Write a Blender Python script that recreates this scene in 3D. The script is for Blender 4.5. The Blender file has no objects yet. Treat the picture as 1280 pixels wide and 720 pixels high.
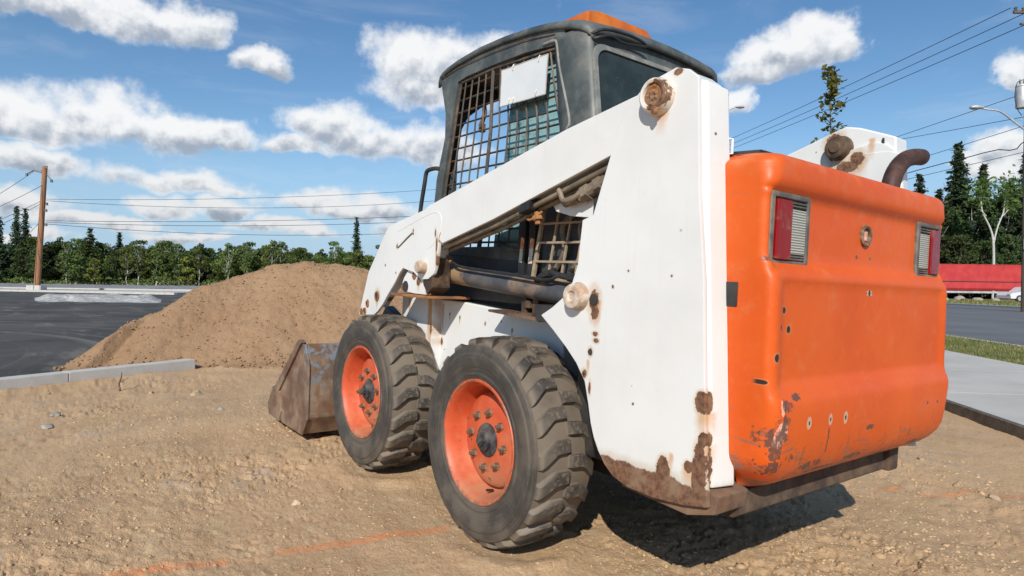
import bpy, bmesh, math, random
import numpy as np
from mathutils import Vector, Matrix
PI = math.pi
rad = math.radians
random.seed(7)
C = bpy.context.scene.collection
sc = bpy.context.scene

# ------------------------------------------------------------------ camera
CAM = Vector((-1.9107, 2.0573, 1.0001))
RIGHT = Vector((-0.60258, -0.79795, 0.0130))
UP = Vector((0.01103, 0.00796, 0.99991))
FWD = Vector((0.79798, -0.60267, -0.0040))
cd = bpy.data.cameras.new("camera")
cam = bpy.data.objects.new("camera", cd)
C.objects.link(cam)
cam.matrix_world = Matrix(((RIGHT.x, UP.x, -FWD.x, CAM.x), (RIGHT.y, UP.y, -FWD.y, CAM.y), (RIGHT.z, UP.z, -FWD.z, CAM.z), (0, 0, 0, 1)))
cd.sensor_width = 36.0
cd.lens = 22.3
cd.clip_start = 0.05
cd.clip_end = 6000
sc.camera = cam

# ------------------------------------------------------------------ light
SUN_AZ = rad(133.0)      # direction towards the sun, measured from +X
SUN_EL = rad(34.0)
sd = bpy.data.lights.new("sun", 'SUN')
sd.energy = 4.8
sd.angle = rad(0.5)
sd.color = (1.0, 0.955, 0.88)
sun = bpy.data.objects.new("sun", sd)
C.objects.link(sun)
S = Vector((math.cos(SUN_AZ) * math.cos(SUN_EL), math.sin(SUN_AZ) * math.cos(SUN_EL), math.sin(SUN_EL)))
sun.rotation_euler = S.to_track_quat('Z', 'Y').to_euler()
sc.view_settings.view_transform = 'Standard'
sc.view_settings.look = 'None'
sc.view_settings.exposure = 0.0
sc.view_settings.gamma = 1.0
sc.view_settings.use_curve_mapping = False


# ------------------------------------------------------------------ node helper
class G:
    """a tiny expression layer over shader nodes"""
    def __init__(self, tree):
        self.t = tree
        self.n = tree.nodes
        self.l = tree.links

    def node(self, typ, **kw):
        n = self.n.new(typ)
        for k, v in kw.items():
            setattr(n, k, v)
        return n

    def put(self, sock, v):
        if isinstance(v, bpy.types.NodeSocket):
            self.l.new(v, sock)
        elif v is not None:
            sock.default_value = v

    def m(self, op, a, b=None, c=None, clamp=False):
        n = self.node('ShaderNodeMath', operation=op, use_clamp=clamp)
        self.put(n.inputs[0], a)
        if b is not None: self.put(n.inputs[1], b)
        if c is not None: self.put(n.inputs[2], c)
        return n.outputs[0]

    def add(self, a, b): return self.m('ADD', a, b)
    def sub(self, a, b): return self.m('SUBTRACT', a, b)
    def mul(self, a, b): return self.m('MULTIPLY', a, b)
    def mx(self, a, b): return self.m('MAXIMUM', a, b)
    def mn(self, a, b): return self.m('MINIMUM', a, b)

    def ss(self, v, a, b, lo=0.0, hi=1.0, smooth=True):
        n = self.node('ShaderNodeMapRange', interpolation_type='SMOOTHSTEP' if smooth else 'LINEAR')
        self.put(n.inputs['Value'], v)
        n.inputs['From Min'].default_value = a
        n.inputs['From Max'].default_value = b
        n.inputs['To Min'].default_value = lo
        n.inputs['To Max'].default_value = hi
        return n.outputs['Result']

    def noise(self, co, scale, detail=4.0, rough=0.55, dist=0.0):
        n = self.node('ShaderNodeTexNoise')
        self.put(n.inputs['Vector'], co)
        n.inputs['Scale'].default_value = scale
        n.inputs['Detail'].default_value = detail
        n.inputs['Roughness'].default_value = rough
        n.inputs['Distortion'].default_value = dist
        return n.outputs['Fac']

    def vor(self, co, scale, feature='F1', out='Distance', rnd=1.0):
        n = self.node('ShaderNodeTexVoronoi', feature=feature)
        self.put(n.inputs['Vector'], co)
        n.inputs['Scale'].default_value = scale
        n.inputs['Randomness'].default_value = rnd
        return n.outputs[out]

    def mix(self, f, a, b):
        n = self.node('ShaderNodeMix', data_type='RGBA')
        self.put(n.inputs[0], f)
        self.put(n.inputs[6], col(a) if not isinstance(a, bpy.types.NodeSocket) else a)
        self.put(n.inputs[7], col(b) if not isinstance(b, bpy.types.NodeSocket) else b)
        return n.outputs[2]

    def sep(self, v):
        n = self.node('ShaderNodeSeparateXYZ')
        self.put(n.inputs[0], v)
        return n.outputs

    def comb(self, x, y, z):
        n = self.node('ShaderNodeCombineXYZ')
        for i, v in enumerate((x, y, z)): self.put(n.inputs[i], v)
        return n.outputs[0]

    def scale(self, v, s):
        n = self.node('ShaderNodeVectorMath', operation='MULTIPLY')
        self.put(n.inputs[0], v)
        n.inputs[1].default_value = s
        return n.outputs[0]

    def bump(self, h, strength=0.3, dist=0.01):
        n = self.node('ShaderNodeBump')
        n.inputs['Strength'].default_value = strength
        n.inputs['Distance'].default_value = dist
        self.put(n.inputs['Height'], h)
        return n.outputs[0]


def col(c):
    return (c[0], c[1], c[2], 1.0) if len(c) == 3 else c


def mat(name, fn):
    m = bpy.data.materials.new(name)
    m.use_nodes = True
    g = G(m.node_tree)
    b = next(n for n in g.n if n.type == 'BSDF_PRINCIPLED')
    tc = g.node('ShaderNodeTexCoord')
    fn(g, b, tc.outputs['Object'])
    return m


def setb(g, b, **kw):
    for k, v in kw.items():
        s = b.inputs[k.replace('_', ' ')]
        if isinstance(v, tuple): v = col(v)
        g.put(s, v)


def spots(g, co, lst, ax, wob=0.35, nscale=40.0):
    """mask = 1 inside any of the listed ellipses (a, b, ra, rb) in the two axes ax, ragged by noise"""
    o = g.sep(co)
    a0, b0 = o[ax[0]], o[ax[1]]
    nz = g.mul(g.sub(g.noise(co, nscale, 4, 0.6), 0.5), wob * 4)
    f = None
    for (a, b_, ra, rb) in lst:
        da = g.m('DIVIDE', g.sub(a0, a), ra)
        db = g.m('DIVIDE', g.sub(b0, b_), rb)
        d = g.m('SQRT', g.add(g.mul(da, da), g.mul(db, db)))
        d = g.sub(1.0, d)
        f = d if f is None else g.mx(f, d)
    return g.add(f, nz)


# ------------------------------------------------------------------ sky with cumulus clouds (directions, in degrees)
def px_dir(u, v):
    d = (FWD + RIGHT * ((u - 640) / 792.6) + UP * (-(v - 360) / 792.6)).normalized()
    return math.atan2(d.y, d.x), math.asin(d.z)


w = bpy.data.worlds.new("World")
sc.world = w
w.use_nodes = True
g = G(w.node_tree)
g.n.clear()
out = g.node('ShaderNodeOutputWorld')
sky = g.node('ShaderNodeTexSky', sky_type='NISHITA')
sky.sun_disc = False
sky.sun_elevation = SUN_EL
sky.sun_rotation = PI / 2 - SUN_AZ
sky.altitude = 50
sky.air_density = 1.0
sky.dust_density = 0.15
sky.ozone_density = 1.4
hsv = g.node('ShaderNodeHueSaturation')
hsv.inputs['Saturation'].default_value = 1.22
g.l.new(sky.outputs[0], hsv.inputs['Color'])
bg = g.node('ShaderNodeBackground')
bg.inputs['Strength'].default_value = 0.118
tc = g.node('ShaderNodeTexCoord')
D = tc.outputs['Generated']
x, y, z = g.sep(D)
# thin summer haze: the air pales to light blue towards the horizon
skyc = g.mix(g.ss(z, 0.26, 0.0, 0.0, 0.85), hsv.outputs[0], (2.7, 4.2, 6.3))
g.l.new(skyc, bg.inputs['Color'])
n1 = g.noise(D, 11.0, 8, 0.6)
n2 = g.noise(g.scale(D, (1.3, 1.3, 2.1)), 7.0, 6, 0.55)
az = g.m('ARCTAN2', y, x)
el = g.m('ARCSINE', z)
az = g.add(az, g.mul(g.sub(n1, 0.5), 0.13))
el = g.add(el, g.mul(g.sub(n2, 0.5), 0.07))
# each cloud lobe: (centre column, row, half width, half height) read off as a bearing and an elevation
LOBES = [
    (60, 8, 120, 30), (150, 18, 110, 34), (235, 30, 62, 30), (40, -8, 130, 30),
    (338, 80, 38, 20), (505, 78, 52, 46), (570, 85, 75, 46), (540, 112, 80, 36), (640, 70, 60, 34),
    (20, 150, 110, 44), (150, 152, 72, 46), (215, 172, 90, 30), (285, 176, 55, 22),
    (415, 165, 60, 36), (480, 180, 90, 32), (375, 190, 45, 16), (545, 190, 60, 30),
    (40, 202, 90, 22), (225, 228, 95, 20), (275, 240, 60, 14),
    (15, 252, 80, 24), (95, 276, 60, 12), (205, 262, 50, 20), (150, 282, 60, 10), (285, 266, 48, 17), (390, 258, 62, 20), (470, 264, 55, 18), (350, 288, 70, 11), (240, 296, 60, 8), (520, 286, 60, 13), (30, 292, 60, 10),
    (1010, 38, 52, 34), (975, 72, 62, 34), (945, 90, 46, 22), (1035, 62, 36, 26), (915, 128, 26, 26),
    (1262, 95, 34, 30), (1262, 190, 52, 30), (1240, 208, 50, 14),
]
F = None
SW = None
SH = None
allobes = []
for (u, v, ru, rv) in LOBES:
    a0, e0 = px_dir(u, v)
    a1, _ = px_dir(u + ru, v)
    _, e1 = px_dir(u, v - rv)
    allobes.append((a0, e0, abs(a1 - a0), abs(e1 - e0)))
for (a0, e0, ra, re) in allobes:
    da = g.m('MULTIPLY', g.sub(az, a0), 1.0 / ra)
    h = g.m('MULTIPLY', g.sub(el, e0), 1.0 / re)
    # flat bases: below the centre the lobe ends sooner
    hh = g.mx(h, g.mul(h, -1.45))
    d = g.sub(1.0, g.m('SQRT', g.add(g.mul(da, da), g.mul(hh, hh))))
    F = d if F is None else g.mx(F, d)
    wt = g.m('EXPONENT', g.mul(d, 4.0))
    wh = g.mul(wt, h)
    SW = wt if SW is None else g.add(SW, wt)
    SH = wh if SH is None else g.add(SH, wh)
H = g.m('DIVIDE', SH, SW)
# clouds elsewhere in the sky, outside the view
gen = g.sub(g.noise(g.scale(D, (1, 1, 2.6)), 3.2, 5, 0.5), 0.60)
fx = g.add(g.add(g.mul(x, FWD.x), g.mul(y, FWD.y)), -0.62)   # negative away from the view direction
gen = g.mul(gen, g.ss(fx, 0.0, -0.15, 0.0, 6.0))
F = g.mx(F, g.sub(gen, 0.4))
fine = g.noise(D, 30.0, 7, 0.62)
mid = g.noise(D, 13.0, 5, 0.55)
up_ = g.node('ShaderNodeVectorMath', operation='ADD')
g.l.new(D, up_.inputs[0])
up_.inputs[1].default_value = (-0.004, 0.006, 0.013)
mid_up = g.noise(up_.outputs[0], 13.0, 5, 0.55)
Fn = g.add(F, g.add(g.mul(g.sub(fine, 0.5), 0.85), g.mul(g.sub(mid, 0.5), 0.85)))
alpha = g.ss(Fn, -0.24, 0.40)
relief = g.mul(g.sub(mid, mid_up), 3.2)
lit = g.add(g.add(g.mul(H, 0.78), 0.50), relief)
lit = g.add(lit, g.mul(g.sub(fine, 0.5), 0.25))
lit = g.add(lit, g.ss(Fn, 0.0, 0.35, 0.30, 0.0))      # thin edges scatter forward
lit = g.add(lit, g.ss(el, 0.20, 0.08, 0.0, 0.10))
lit = g.ss(lit, -0.05, 0.85)
lowband = g.ss(el, 0.06, 0.22, 0.85, 1.0)
cc = g.mix(lit, (0.37, 0.43, 0.52), (0.94, 0.95, 0.96))
bgc = g.node('ShaderNodeBackground')
g.l.new(cc, bgc.inputs['Color'])
g.l.new(lowband, bgc.inputs['Strength'])
# faint high haze wisps
wisp = g.ss(g.noise(g.scale(D, (1, 1, 5)), 4.0, 6, 0.6, 0.6), 0.48, 0.80, 0.0, 0.14)
alpha = g.mx(g.mul(alpha, 0.97), wisp)
ms = g.node('ShaderNodeMixShader')
g.l.new(alpha, ms.inputs[0])
g.l.new(bg.outputs[0], ms.inputs[1])
g.l.new(bgc.outputs[0], ms.inputs[2])
g.l.new(ms.outputs[0], out.inputs['Surface'])


# ------------------------------------------------------------------ numpy noise
_rng = np.random.RandomState(3)
_P = _rng.rand(512, 512)


def vnoise(xx, yy, seed=0):
    xx = xx + seed * 17.31; yy = yy + seed * 9.17
    xi = np.floor(xx).astype(int); yi = np.floor(yy).astype(int)
    fx_ = xx - xi; fy_ = yy - yi
    fx_ = fx_ * fx_ * (3 - 2 * fx_); fy_ = fy_ * fy_ * (3 - 2 * fy_)
    a = _P[xi % 512, yi % 512]; b = _P[(xi + 1) % 512, yi % 512]
    c = _P[xi % 512, (yi + 1) % 512]; d = _P[(xi + 1) % 512, (yi + 1) % 512]
    return (a * (1 - fx_) + b * fx_) * (1 - fy_) + (c * (1 - fx_) + d * fx_) * fy_ - 0.5


def fbm(xx, yy, f, o=4, seed=0, gain=0.5):
    s = 0; a = 1.0
    for i in range(o):
        # each octave turned, so no grid shows
        ca, sa = math.cos(1.1 * i + 0.5), math.sin(1.1 * i + 0.5)
        s = s + a * vnoise((xx * ca - yy * sa) * f, (xx * sa + yy * ca) * f, seed + i * 3)
        f *= 2.03; a *= gain
    return s


def sstep(a, b, v):
    t = np.clip((v - a) / (b - a), 0, 1)
    return t * t * (3 - 2 * t)


# ------------------------------------------------------------------ object helpers
def link(name, me, parent=None, mats=()):
    o = bpy.data.objects.new(name, me)
    C.objects.link(o)
    for m_ in (mats if isinstance(mats, (list, tuple)) else [mats]):
        if m_ is not None and me is not None: me.materials.append(m_)
    if parent is not None: o.parent = parent
    return o


def tag(o, label=None, cat=None, group=None, kind=None):
    if label: o['label'] = label
    if cat: o['category'] = cat
    if group: o['group'] = group
    if kind: o['kind'] = kind
    return o


def empty(name, loc=(0, 0, 0), rz=0.0, parent=None):
    o = bpy.data.objects.new(name, None)
    C.objects.link(o)
    o.location = loc
    o.rotation_euler = (0, 0, rz)
    o.empty_display_size = 0.2
    if parent is not None: o.parent = parent
    return o


def mesh_np(name, verts, faces, smooth=True, attr=None):
    """verts (n,3) array, faces (m,4) or (m,3) int array"""
    me = bpy.data.meshes.new(name)
    v = np.ascontiguousarray(verts, dtype=np.float32)
    fcs = np.ascontiguousarray(faces, dtype=np.int32)
    k = fcs.shape[1]
    me.vertices.add(len(v))
    me.vertices.foreach_set('co', v.ravel())
    me.loops.add(fcs.size)
    me.loops.foreach_set('vertex_index', fcs.ravel())
    me.polygons.add(len(fcs))
    me.polygons.foreach_set('loop_start', np.arange(0, fcs.size, k, dtype=np.int32))
    try:
        me.polygons.foreach_set('loop_total', np.full(len(fcs), k, dtype=np.int32))
    except Exception:
        pass
    me.update(calc_edges=True)
    if smooth: me.polygons.foreach_set('use_smooth', np.ones(len(fcs), dtype=bool))
    if attr is not None:
        for nm, a in attr.items():
            at = me.attributes.new(nm, 'FLOAT', 'POINT')
            at.data.foreach_set('value', np.ascontiguousarray(a, dtype=np.float32))
    return me


def grid_faces(nu, nv, wrap=False):
    i = np.arange(nu - (0 if wrap else 1))[:, None]; j = np.arange(nv - 1)[None, :]
    a = i * nv + j; b = ((i + 1) % nu) * nv + j
    return np.stack([a, b, b + 1, a + 1], -1).reshape(-1, 4)


class B:
    """collects shapes, then becomes ONE mesh object"""
    def __init__(self):
        self.bm = bmesh.new()
        self.mi = 0

    def poly(self, pts, ax, lo, hi, mi=0):
        """prism: polygon in the two axes other than ax, extruded along ax from lo to hi"""
        def P(p, q):
            if ax == 0: return (q, p[0], p[1])
            if ax == 1: return (p[0], q, p[1])
            return (p[0], p[1], q)
        a = [self.bm.verts.new(P(p, lo)) for p in pts]
        b = [self.bm.verts.new(P(p, hi)) for p in pts]
        n = len(pts)
        fs = [self.bm.faces.new(a), self.bm.faces.new(b[::-1])]
        for i in range(n):
            fs.append(self.bm.faces.new((a[i], b[i], b[(i + 1) % n], a[(i + 1) % n])))
        for f_ in fs: f_.material_index = mi
        return fs

    def box(self, x0, x1, y0, y1, z0, z1, mi=0):
        return self.poly([(x0, y0), (x1, y0), (x1, y1), (x0, y1)], 2, z0, z1, mi)

    def tube(self, path, r, n=10, cap=True, mi=0):
        pts = [Vector(p) for p in path]
        rr = r if isinstance(r, (list, tuple)) else [r] * len(pts)
        rings = []
        up = None
        for i, p in enumerate(pts):
            t = (pts[min(i + 1, len(pts) - 1)] - pts[max(i - 1, 0)]).normalized()
            if up is None:
                up = Vector((0, 0, 1)) if abs(t.z) < 0.9 else Vector((1, 0, 0))
            u_ = (up - t * up.dot(t)).normalized()
            v_ = t.cross(u_)
            up = u_
            rings.append([self.bm.verts.new(p + (u_ * math.cos(2 * PI * k / n) + v_ * math.sin(2 * PI * k / n)) * rr[i]) for k in range(n)])
        for a, b in zip(rings, rings[1:]):
            for k in range(n):
                f_ = self.bm.faces.new((a[k], a[(k + 1) % n], b[(k + 1) % n], b[k]))
                f_.material_index = mi
        if cap:
            self.bm.faces.new(rings[0][::-1]).material_index = mi
            self.bm.faces.new(rings[-1]).material_index = mi

    def lathe(self, prof, c, ax, n=32, mi=0):
        """profile [(r, h)] turned about axis ax through c"""
        rings = []
        for (r, h) in prof:
            ring = []
            for k in range(n):
                a = 2 * PI * k / n
                p, q = r * math.cos(a), r * math.sin(a)
                if ax == 1: v = (c[0] + p, c[1] + h, c[2] + q)
                elif ax == 0: v = (c[0] + h, c[1] + p, c[2] + q)
                else: v = (c[0] + p, c[1] + q, c[2] + h)
                ring.append(v)
            if r < 1e-6:
                rings.append([self.bm.verts.new(ring[0])])
            else:
                rings.append([self.bm.verts.new(v) for v in ring])
        for a, b in zip(rings, rings[1:]):
            for k in range(n):
                k2 = (k + 1) % n
                if len(a) == 1 and len(b) == 1: continue
                if len(a) == 1: f_ = self.bm.faces.new((a[0], b[k2], b[k]))
                elif len(b) == 1: f_ = self.bm.faces.new((a[k], a[k2], b[0]))
                else: f_ = self.bm.faces.new((a[k], a[k2], b[k2], b[k]))
                f_.material_index = mi

    def build(self, name, mats, parent=None, bevel=0.0, seg=2, ang=35, xform=None):
        bm = self.bm
        bmesh.ops.recalc_face_normals(bm, faces=bm.faces)
        if bevel:
            es = [e for e in bm.edges if len(e.link_faces) == 2 and e.calc_face_angle(0) > rad(ang)]
            bmesh.ops.bevel(bm, geom=es, offset=bevel, segments=seg, affect='EDGES', clamp_overlap=True, profile=0.6)
        if xform is not None: bm.transform(xform)
        me = bpy.data.meshes.new(name)
        bm.to_mesh(me)
        bm.free()
        me.polygons.foreach_set('use_smooth', np.ones(len(me.polygons), dtype=bool))
        me.set_sharp_from_angle(angle=rad(38))
        o_ = link(name, me, parent, mats)
        if bevel:
            wn = o_.modifiers.new('weighted_normal', 'WEIGHTED_NORMAL')
            wn.keep_sharp = True
        return o_


def spline(pts, n=6):
    """Catmull-Rom through points"""
    P = [Vector(p) for p in pts]
    P = [P[0] * 2 - P[1]] + P + [P[-1] * 2 - P[-2]]
    o = []
    for i in range(1, len(P) - 2):
        for k in range(n):
            t = k / n
            a, b, c, d = P[i - 1], P[i], P[i + 1], P[i + 2]
            o.append(0.5 * ((2 * b) + (c - a) * t + (2 * a - 5 * b + 4 * c - d) * t * t + (3 * b - a - 3 * c + d) * t ** 3))
    o.append(P[-2])
    return o


def copy_tree(o, parent=None):
    c = o.copy()
    C.objects.link(c)
    c.parent = parent
    for ch in list(o.children):
        copy_tree(ch, c)
    return c

# ------------------------------------------------------------------ materials of the machine
TAN = (0.36, 0.26, 0.165)
RUST = (0.10, 0.035, 0.014)


def white_paint(name, rust=(), fine=(), skirt=None, streaks=()):
    def fn(g, b, co):
        o = g.sep(co)
        n = g.noise(co, 3.0, 5, 0.6)
        n2 = g.noise(co, 26.0, 5, 0.65)
        c = g.mix(g.ss(n, 0.35, 0.75), (0.725, 0.725, 0.70), (0.665, 0.66, 0.63))
        c = g.mix(g.ss(n2, 0.60, 0.80, 0, 0.35), c, (0.60, 0.54, 0.44))
        # vertical grime trails
        st = g.noise(g.comb(g.mul(o[0], 60.0), g.mul(o[1], 60.0), g.mul(o[2], 2.5)), 1.0, 3, 0.5)
        c = g.mix(g.ss(st, 0.60, 0.85, 0, 0.22), c, (0.56, 0.50, 0.42))
        # tiny chips
        v = g.vor(co, 17.0)
        pick = g.noise(co, 5.0, 2, 0.5)
        chip = g.mul(g.ss(v, 0.10, 0.05), g.ss(pick, 0.60, 0.66))
        c = g.mix(chip, c, (0.16, 0.07, 0.03))
        rough = g.ss(n2, 0.3, 0.8, 0.32, 0.5)
        hgt = g.noise(co, 5.0, 2, 0.5)
        mask = None
        if streaks:
            s_ = None
            for (a, zt, wd, ln) in streaks:
                da = g.m('ABSOLUTE', g.sub(g.add(o[0], g.mul(g.sub(n2, 0.5), wd * 1.2)), a))
                f1 = g.ss(da, wd, wd * 0.2)
                f2 = g.mul(g.ss(o[2], zt - ln, zt - ln * 0.1), g.ss(o[2], zt + 0.012, zt))
                q = g.mul(f1, f2)
                s_ = q if s_ is None else g.mx(s_, q)
            s_ = g.mul(s_, g.ss(g.m('ABSOLUTE', o[1]), 0.604, 0.632)) if name == 'white_tower_paint' else s_
            c = g.mix(g.mul(s_, 0.95 if name == 'white_body_paint' else 0.7), c, (0.56, 0.25, 0.055))
        if rust:
            sp = g.sub(spots(g, co, rust, (0, 2), 0.20, 62), g.ss(g.m('ABSOLUTE', o[1]), 0.632, 0.606, 0.0, 3.0))
            halo = g.ss(sp, -0.45, 0.05)
            c = g.mix(g.mul(halo, 0.55), c, (0.58, 0.40, 0.22))
            mask = g.ss(sp, 0.0, 0.09)
        if fine:
            sp = spots(g, co, fine, (0, 2), 0.22, 80)
            c = g.mix(g.mul(g.ss(sp, -0.9, 0.0), 0.45), c, (0.52, 0.30, 0.12))
            m2 = g.ss(sp, 0.0, 0.2)
            mask = m2 if mask is None else g.mx(mask, m2)
        if skirt is not None:
            nz = g.noise(co, 14.0, 5, 0.6)
            k = g.sub(g.add(skirt[0], g.mul(g.sub(nz, 0.5), skirt[1])), o[2])
            m3 = g.ss(k, 0.0, 0.006)
            c = g.mix(g.mul(g.ss(k, -0.03, 0.0), 0.5), c, (0.50, 0.40, 0.27))
            mask = m3 if mask is None else g.mx(mask, m3)
        if mask is not None:
            rn = g.noise(co, 55.0, 6, 0.7)
            rc = g.mix(g.ss(rn, 0.35, 0.62), (0.085, 0.035, 0.020), (0.21, 0.105, 0.055))
            rc = g.mix(g.ss(g.noise(co, 12.0, 4, 0.6), 0.50, 0.72, 0, 0.7), rc, (0.27, 0.18, 0.11))
            c = g.mix(mask, c, rc)
            rough = g.add(rough, g.mul(mask, 0.45))
            hgt = g.sub(g.mul(hgt, 0.6), g.mul(mask, 0.3))
            hgt = g.add(hgt, g.mul(g.mul(rn, mask), 0.25))
        setb(g, b, Base_Color=c, Roughness=rough)
        b.inputs['Coat Weight'].default_value = 0.15
        b.inputs['Coat Roughness'].default_value = 0.25
        setb(g, b, Normal=g.bump(hgt, 0.35, 0.01))
    return mat(name, fn)


M = {}
M['white_tower'] = white_paint('white_tower_paint',
    rust=[(-0.900, .690, .022, .032), (-0.908, .594, .014, .024), (-0.902, .500, .024, .095), (-0.785, .478, .024, .045),
          (-0.868, .515, .017, .017), (-0.766, 1.583, .016, .010), (-0.835, 1.577, .010, .007)],
    fine=[(-0.482, .935, .024, .036), (-0.488, .900, .018, .030), (-0.478, .772, .010, .014), (-0.495, .83, .012, .008), (-0.50, .81, .012, .008),
          (-0.56, .98, .005, .006), (-0.62, 1.03, .004, .004), (-0.455, .70, .012, .014), (-0.482, .66, .006, .02), (-0.78, 1.02, .004, .004)],
    skirt=(0.468, 0.06),
    streaks=[(-0.905, .66, .028, .07), (-0.912, .575, .022, .06), (-0.868, .51, .03, .07), (-0.81, .53, .012, .05), (-0.50, .93, .022, .10), (-0.715, 1.50, .03, .10), (-0.47, .74, .01, .05)])
M['white_arm'] = white_paint('white_arm_paint',
    rust=[(1.211, .815, .018, .022), (1.285, .765, .02, .022)],
    fine=[(0.742, 1.187, .006, .008), (0.90, 1.115, .009, .012), (1.098, .861, .022, .03), (0.52, 1.12, .008, .035), (0.535, 1.17, .006, .02), (1.02, 1.02, .006, .007),
          (0.515, 1.05, .008, .03), (0.90, .985, .005, .006), (-0.60, 1.48, .006, .004), (-0.57, 1.50, .003, .008)],
    streaks=[(0.52, 1.10, .012, .06), (1.098, .84, .014, .06)])
M['white_body'] = white_paint('white_body_paint',
    rust=[(0.80, .868, .05, .010)],
    fine=[(0.70, .80, .006, .008), (0.61, .79, .006, .009), (0.40, .78, .006, .009), (0.20, .77, .006, .009), (0.28, .80, .004, .005), (0.79, .72, .01, .03), (0.765, .66, .012, .02)],
    streaks=[(0.805, .87, .030, .34), (0.795, .86, .016, .40), (0.765, .84, .012, .22), (1.02, .85, .02, .10), (0.61, .78, .006, .03), (0.70, .79, .006, .03), (0.20, .76, .006, .03)])
M['white_cap'] = white_paint('white_cap_paint', rust=[(-0.717, 1.525, .040, .042)], fine=[(-0.70, 1.49, .012, .01)], streaks=[(-0.715, 1.50, .03, .08)])
M['white_bracket'] = white_paint('white_bracket_paint', rust=[(0.70, .95, .02, .02), (0.86, .92, .02, .02), (0.60, .91, .03, .025)], fine=[(0.72, 1.0, .012, .014)],
                                 streaks=[(0.60, .99, .03, .10), (0.70, .95, .02, .06)])
M['white_right'] = white_paint('white_right_paint', rust=[(-0.64, 1.665, .03, .009)], fine=[(-.6, 1.61, .035, .04), (-.70, 1.53, .03, .03), (-.66, 1.50, .05, .025)],
                               streaks=[(-.62, 1.60, .06, .16), (-.70, 1.54, .05, .12), (-.75, 1.60, .02, .1)])


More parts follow.
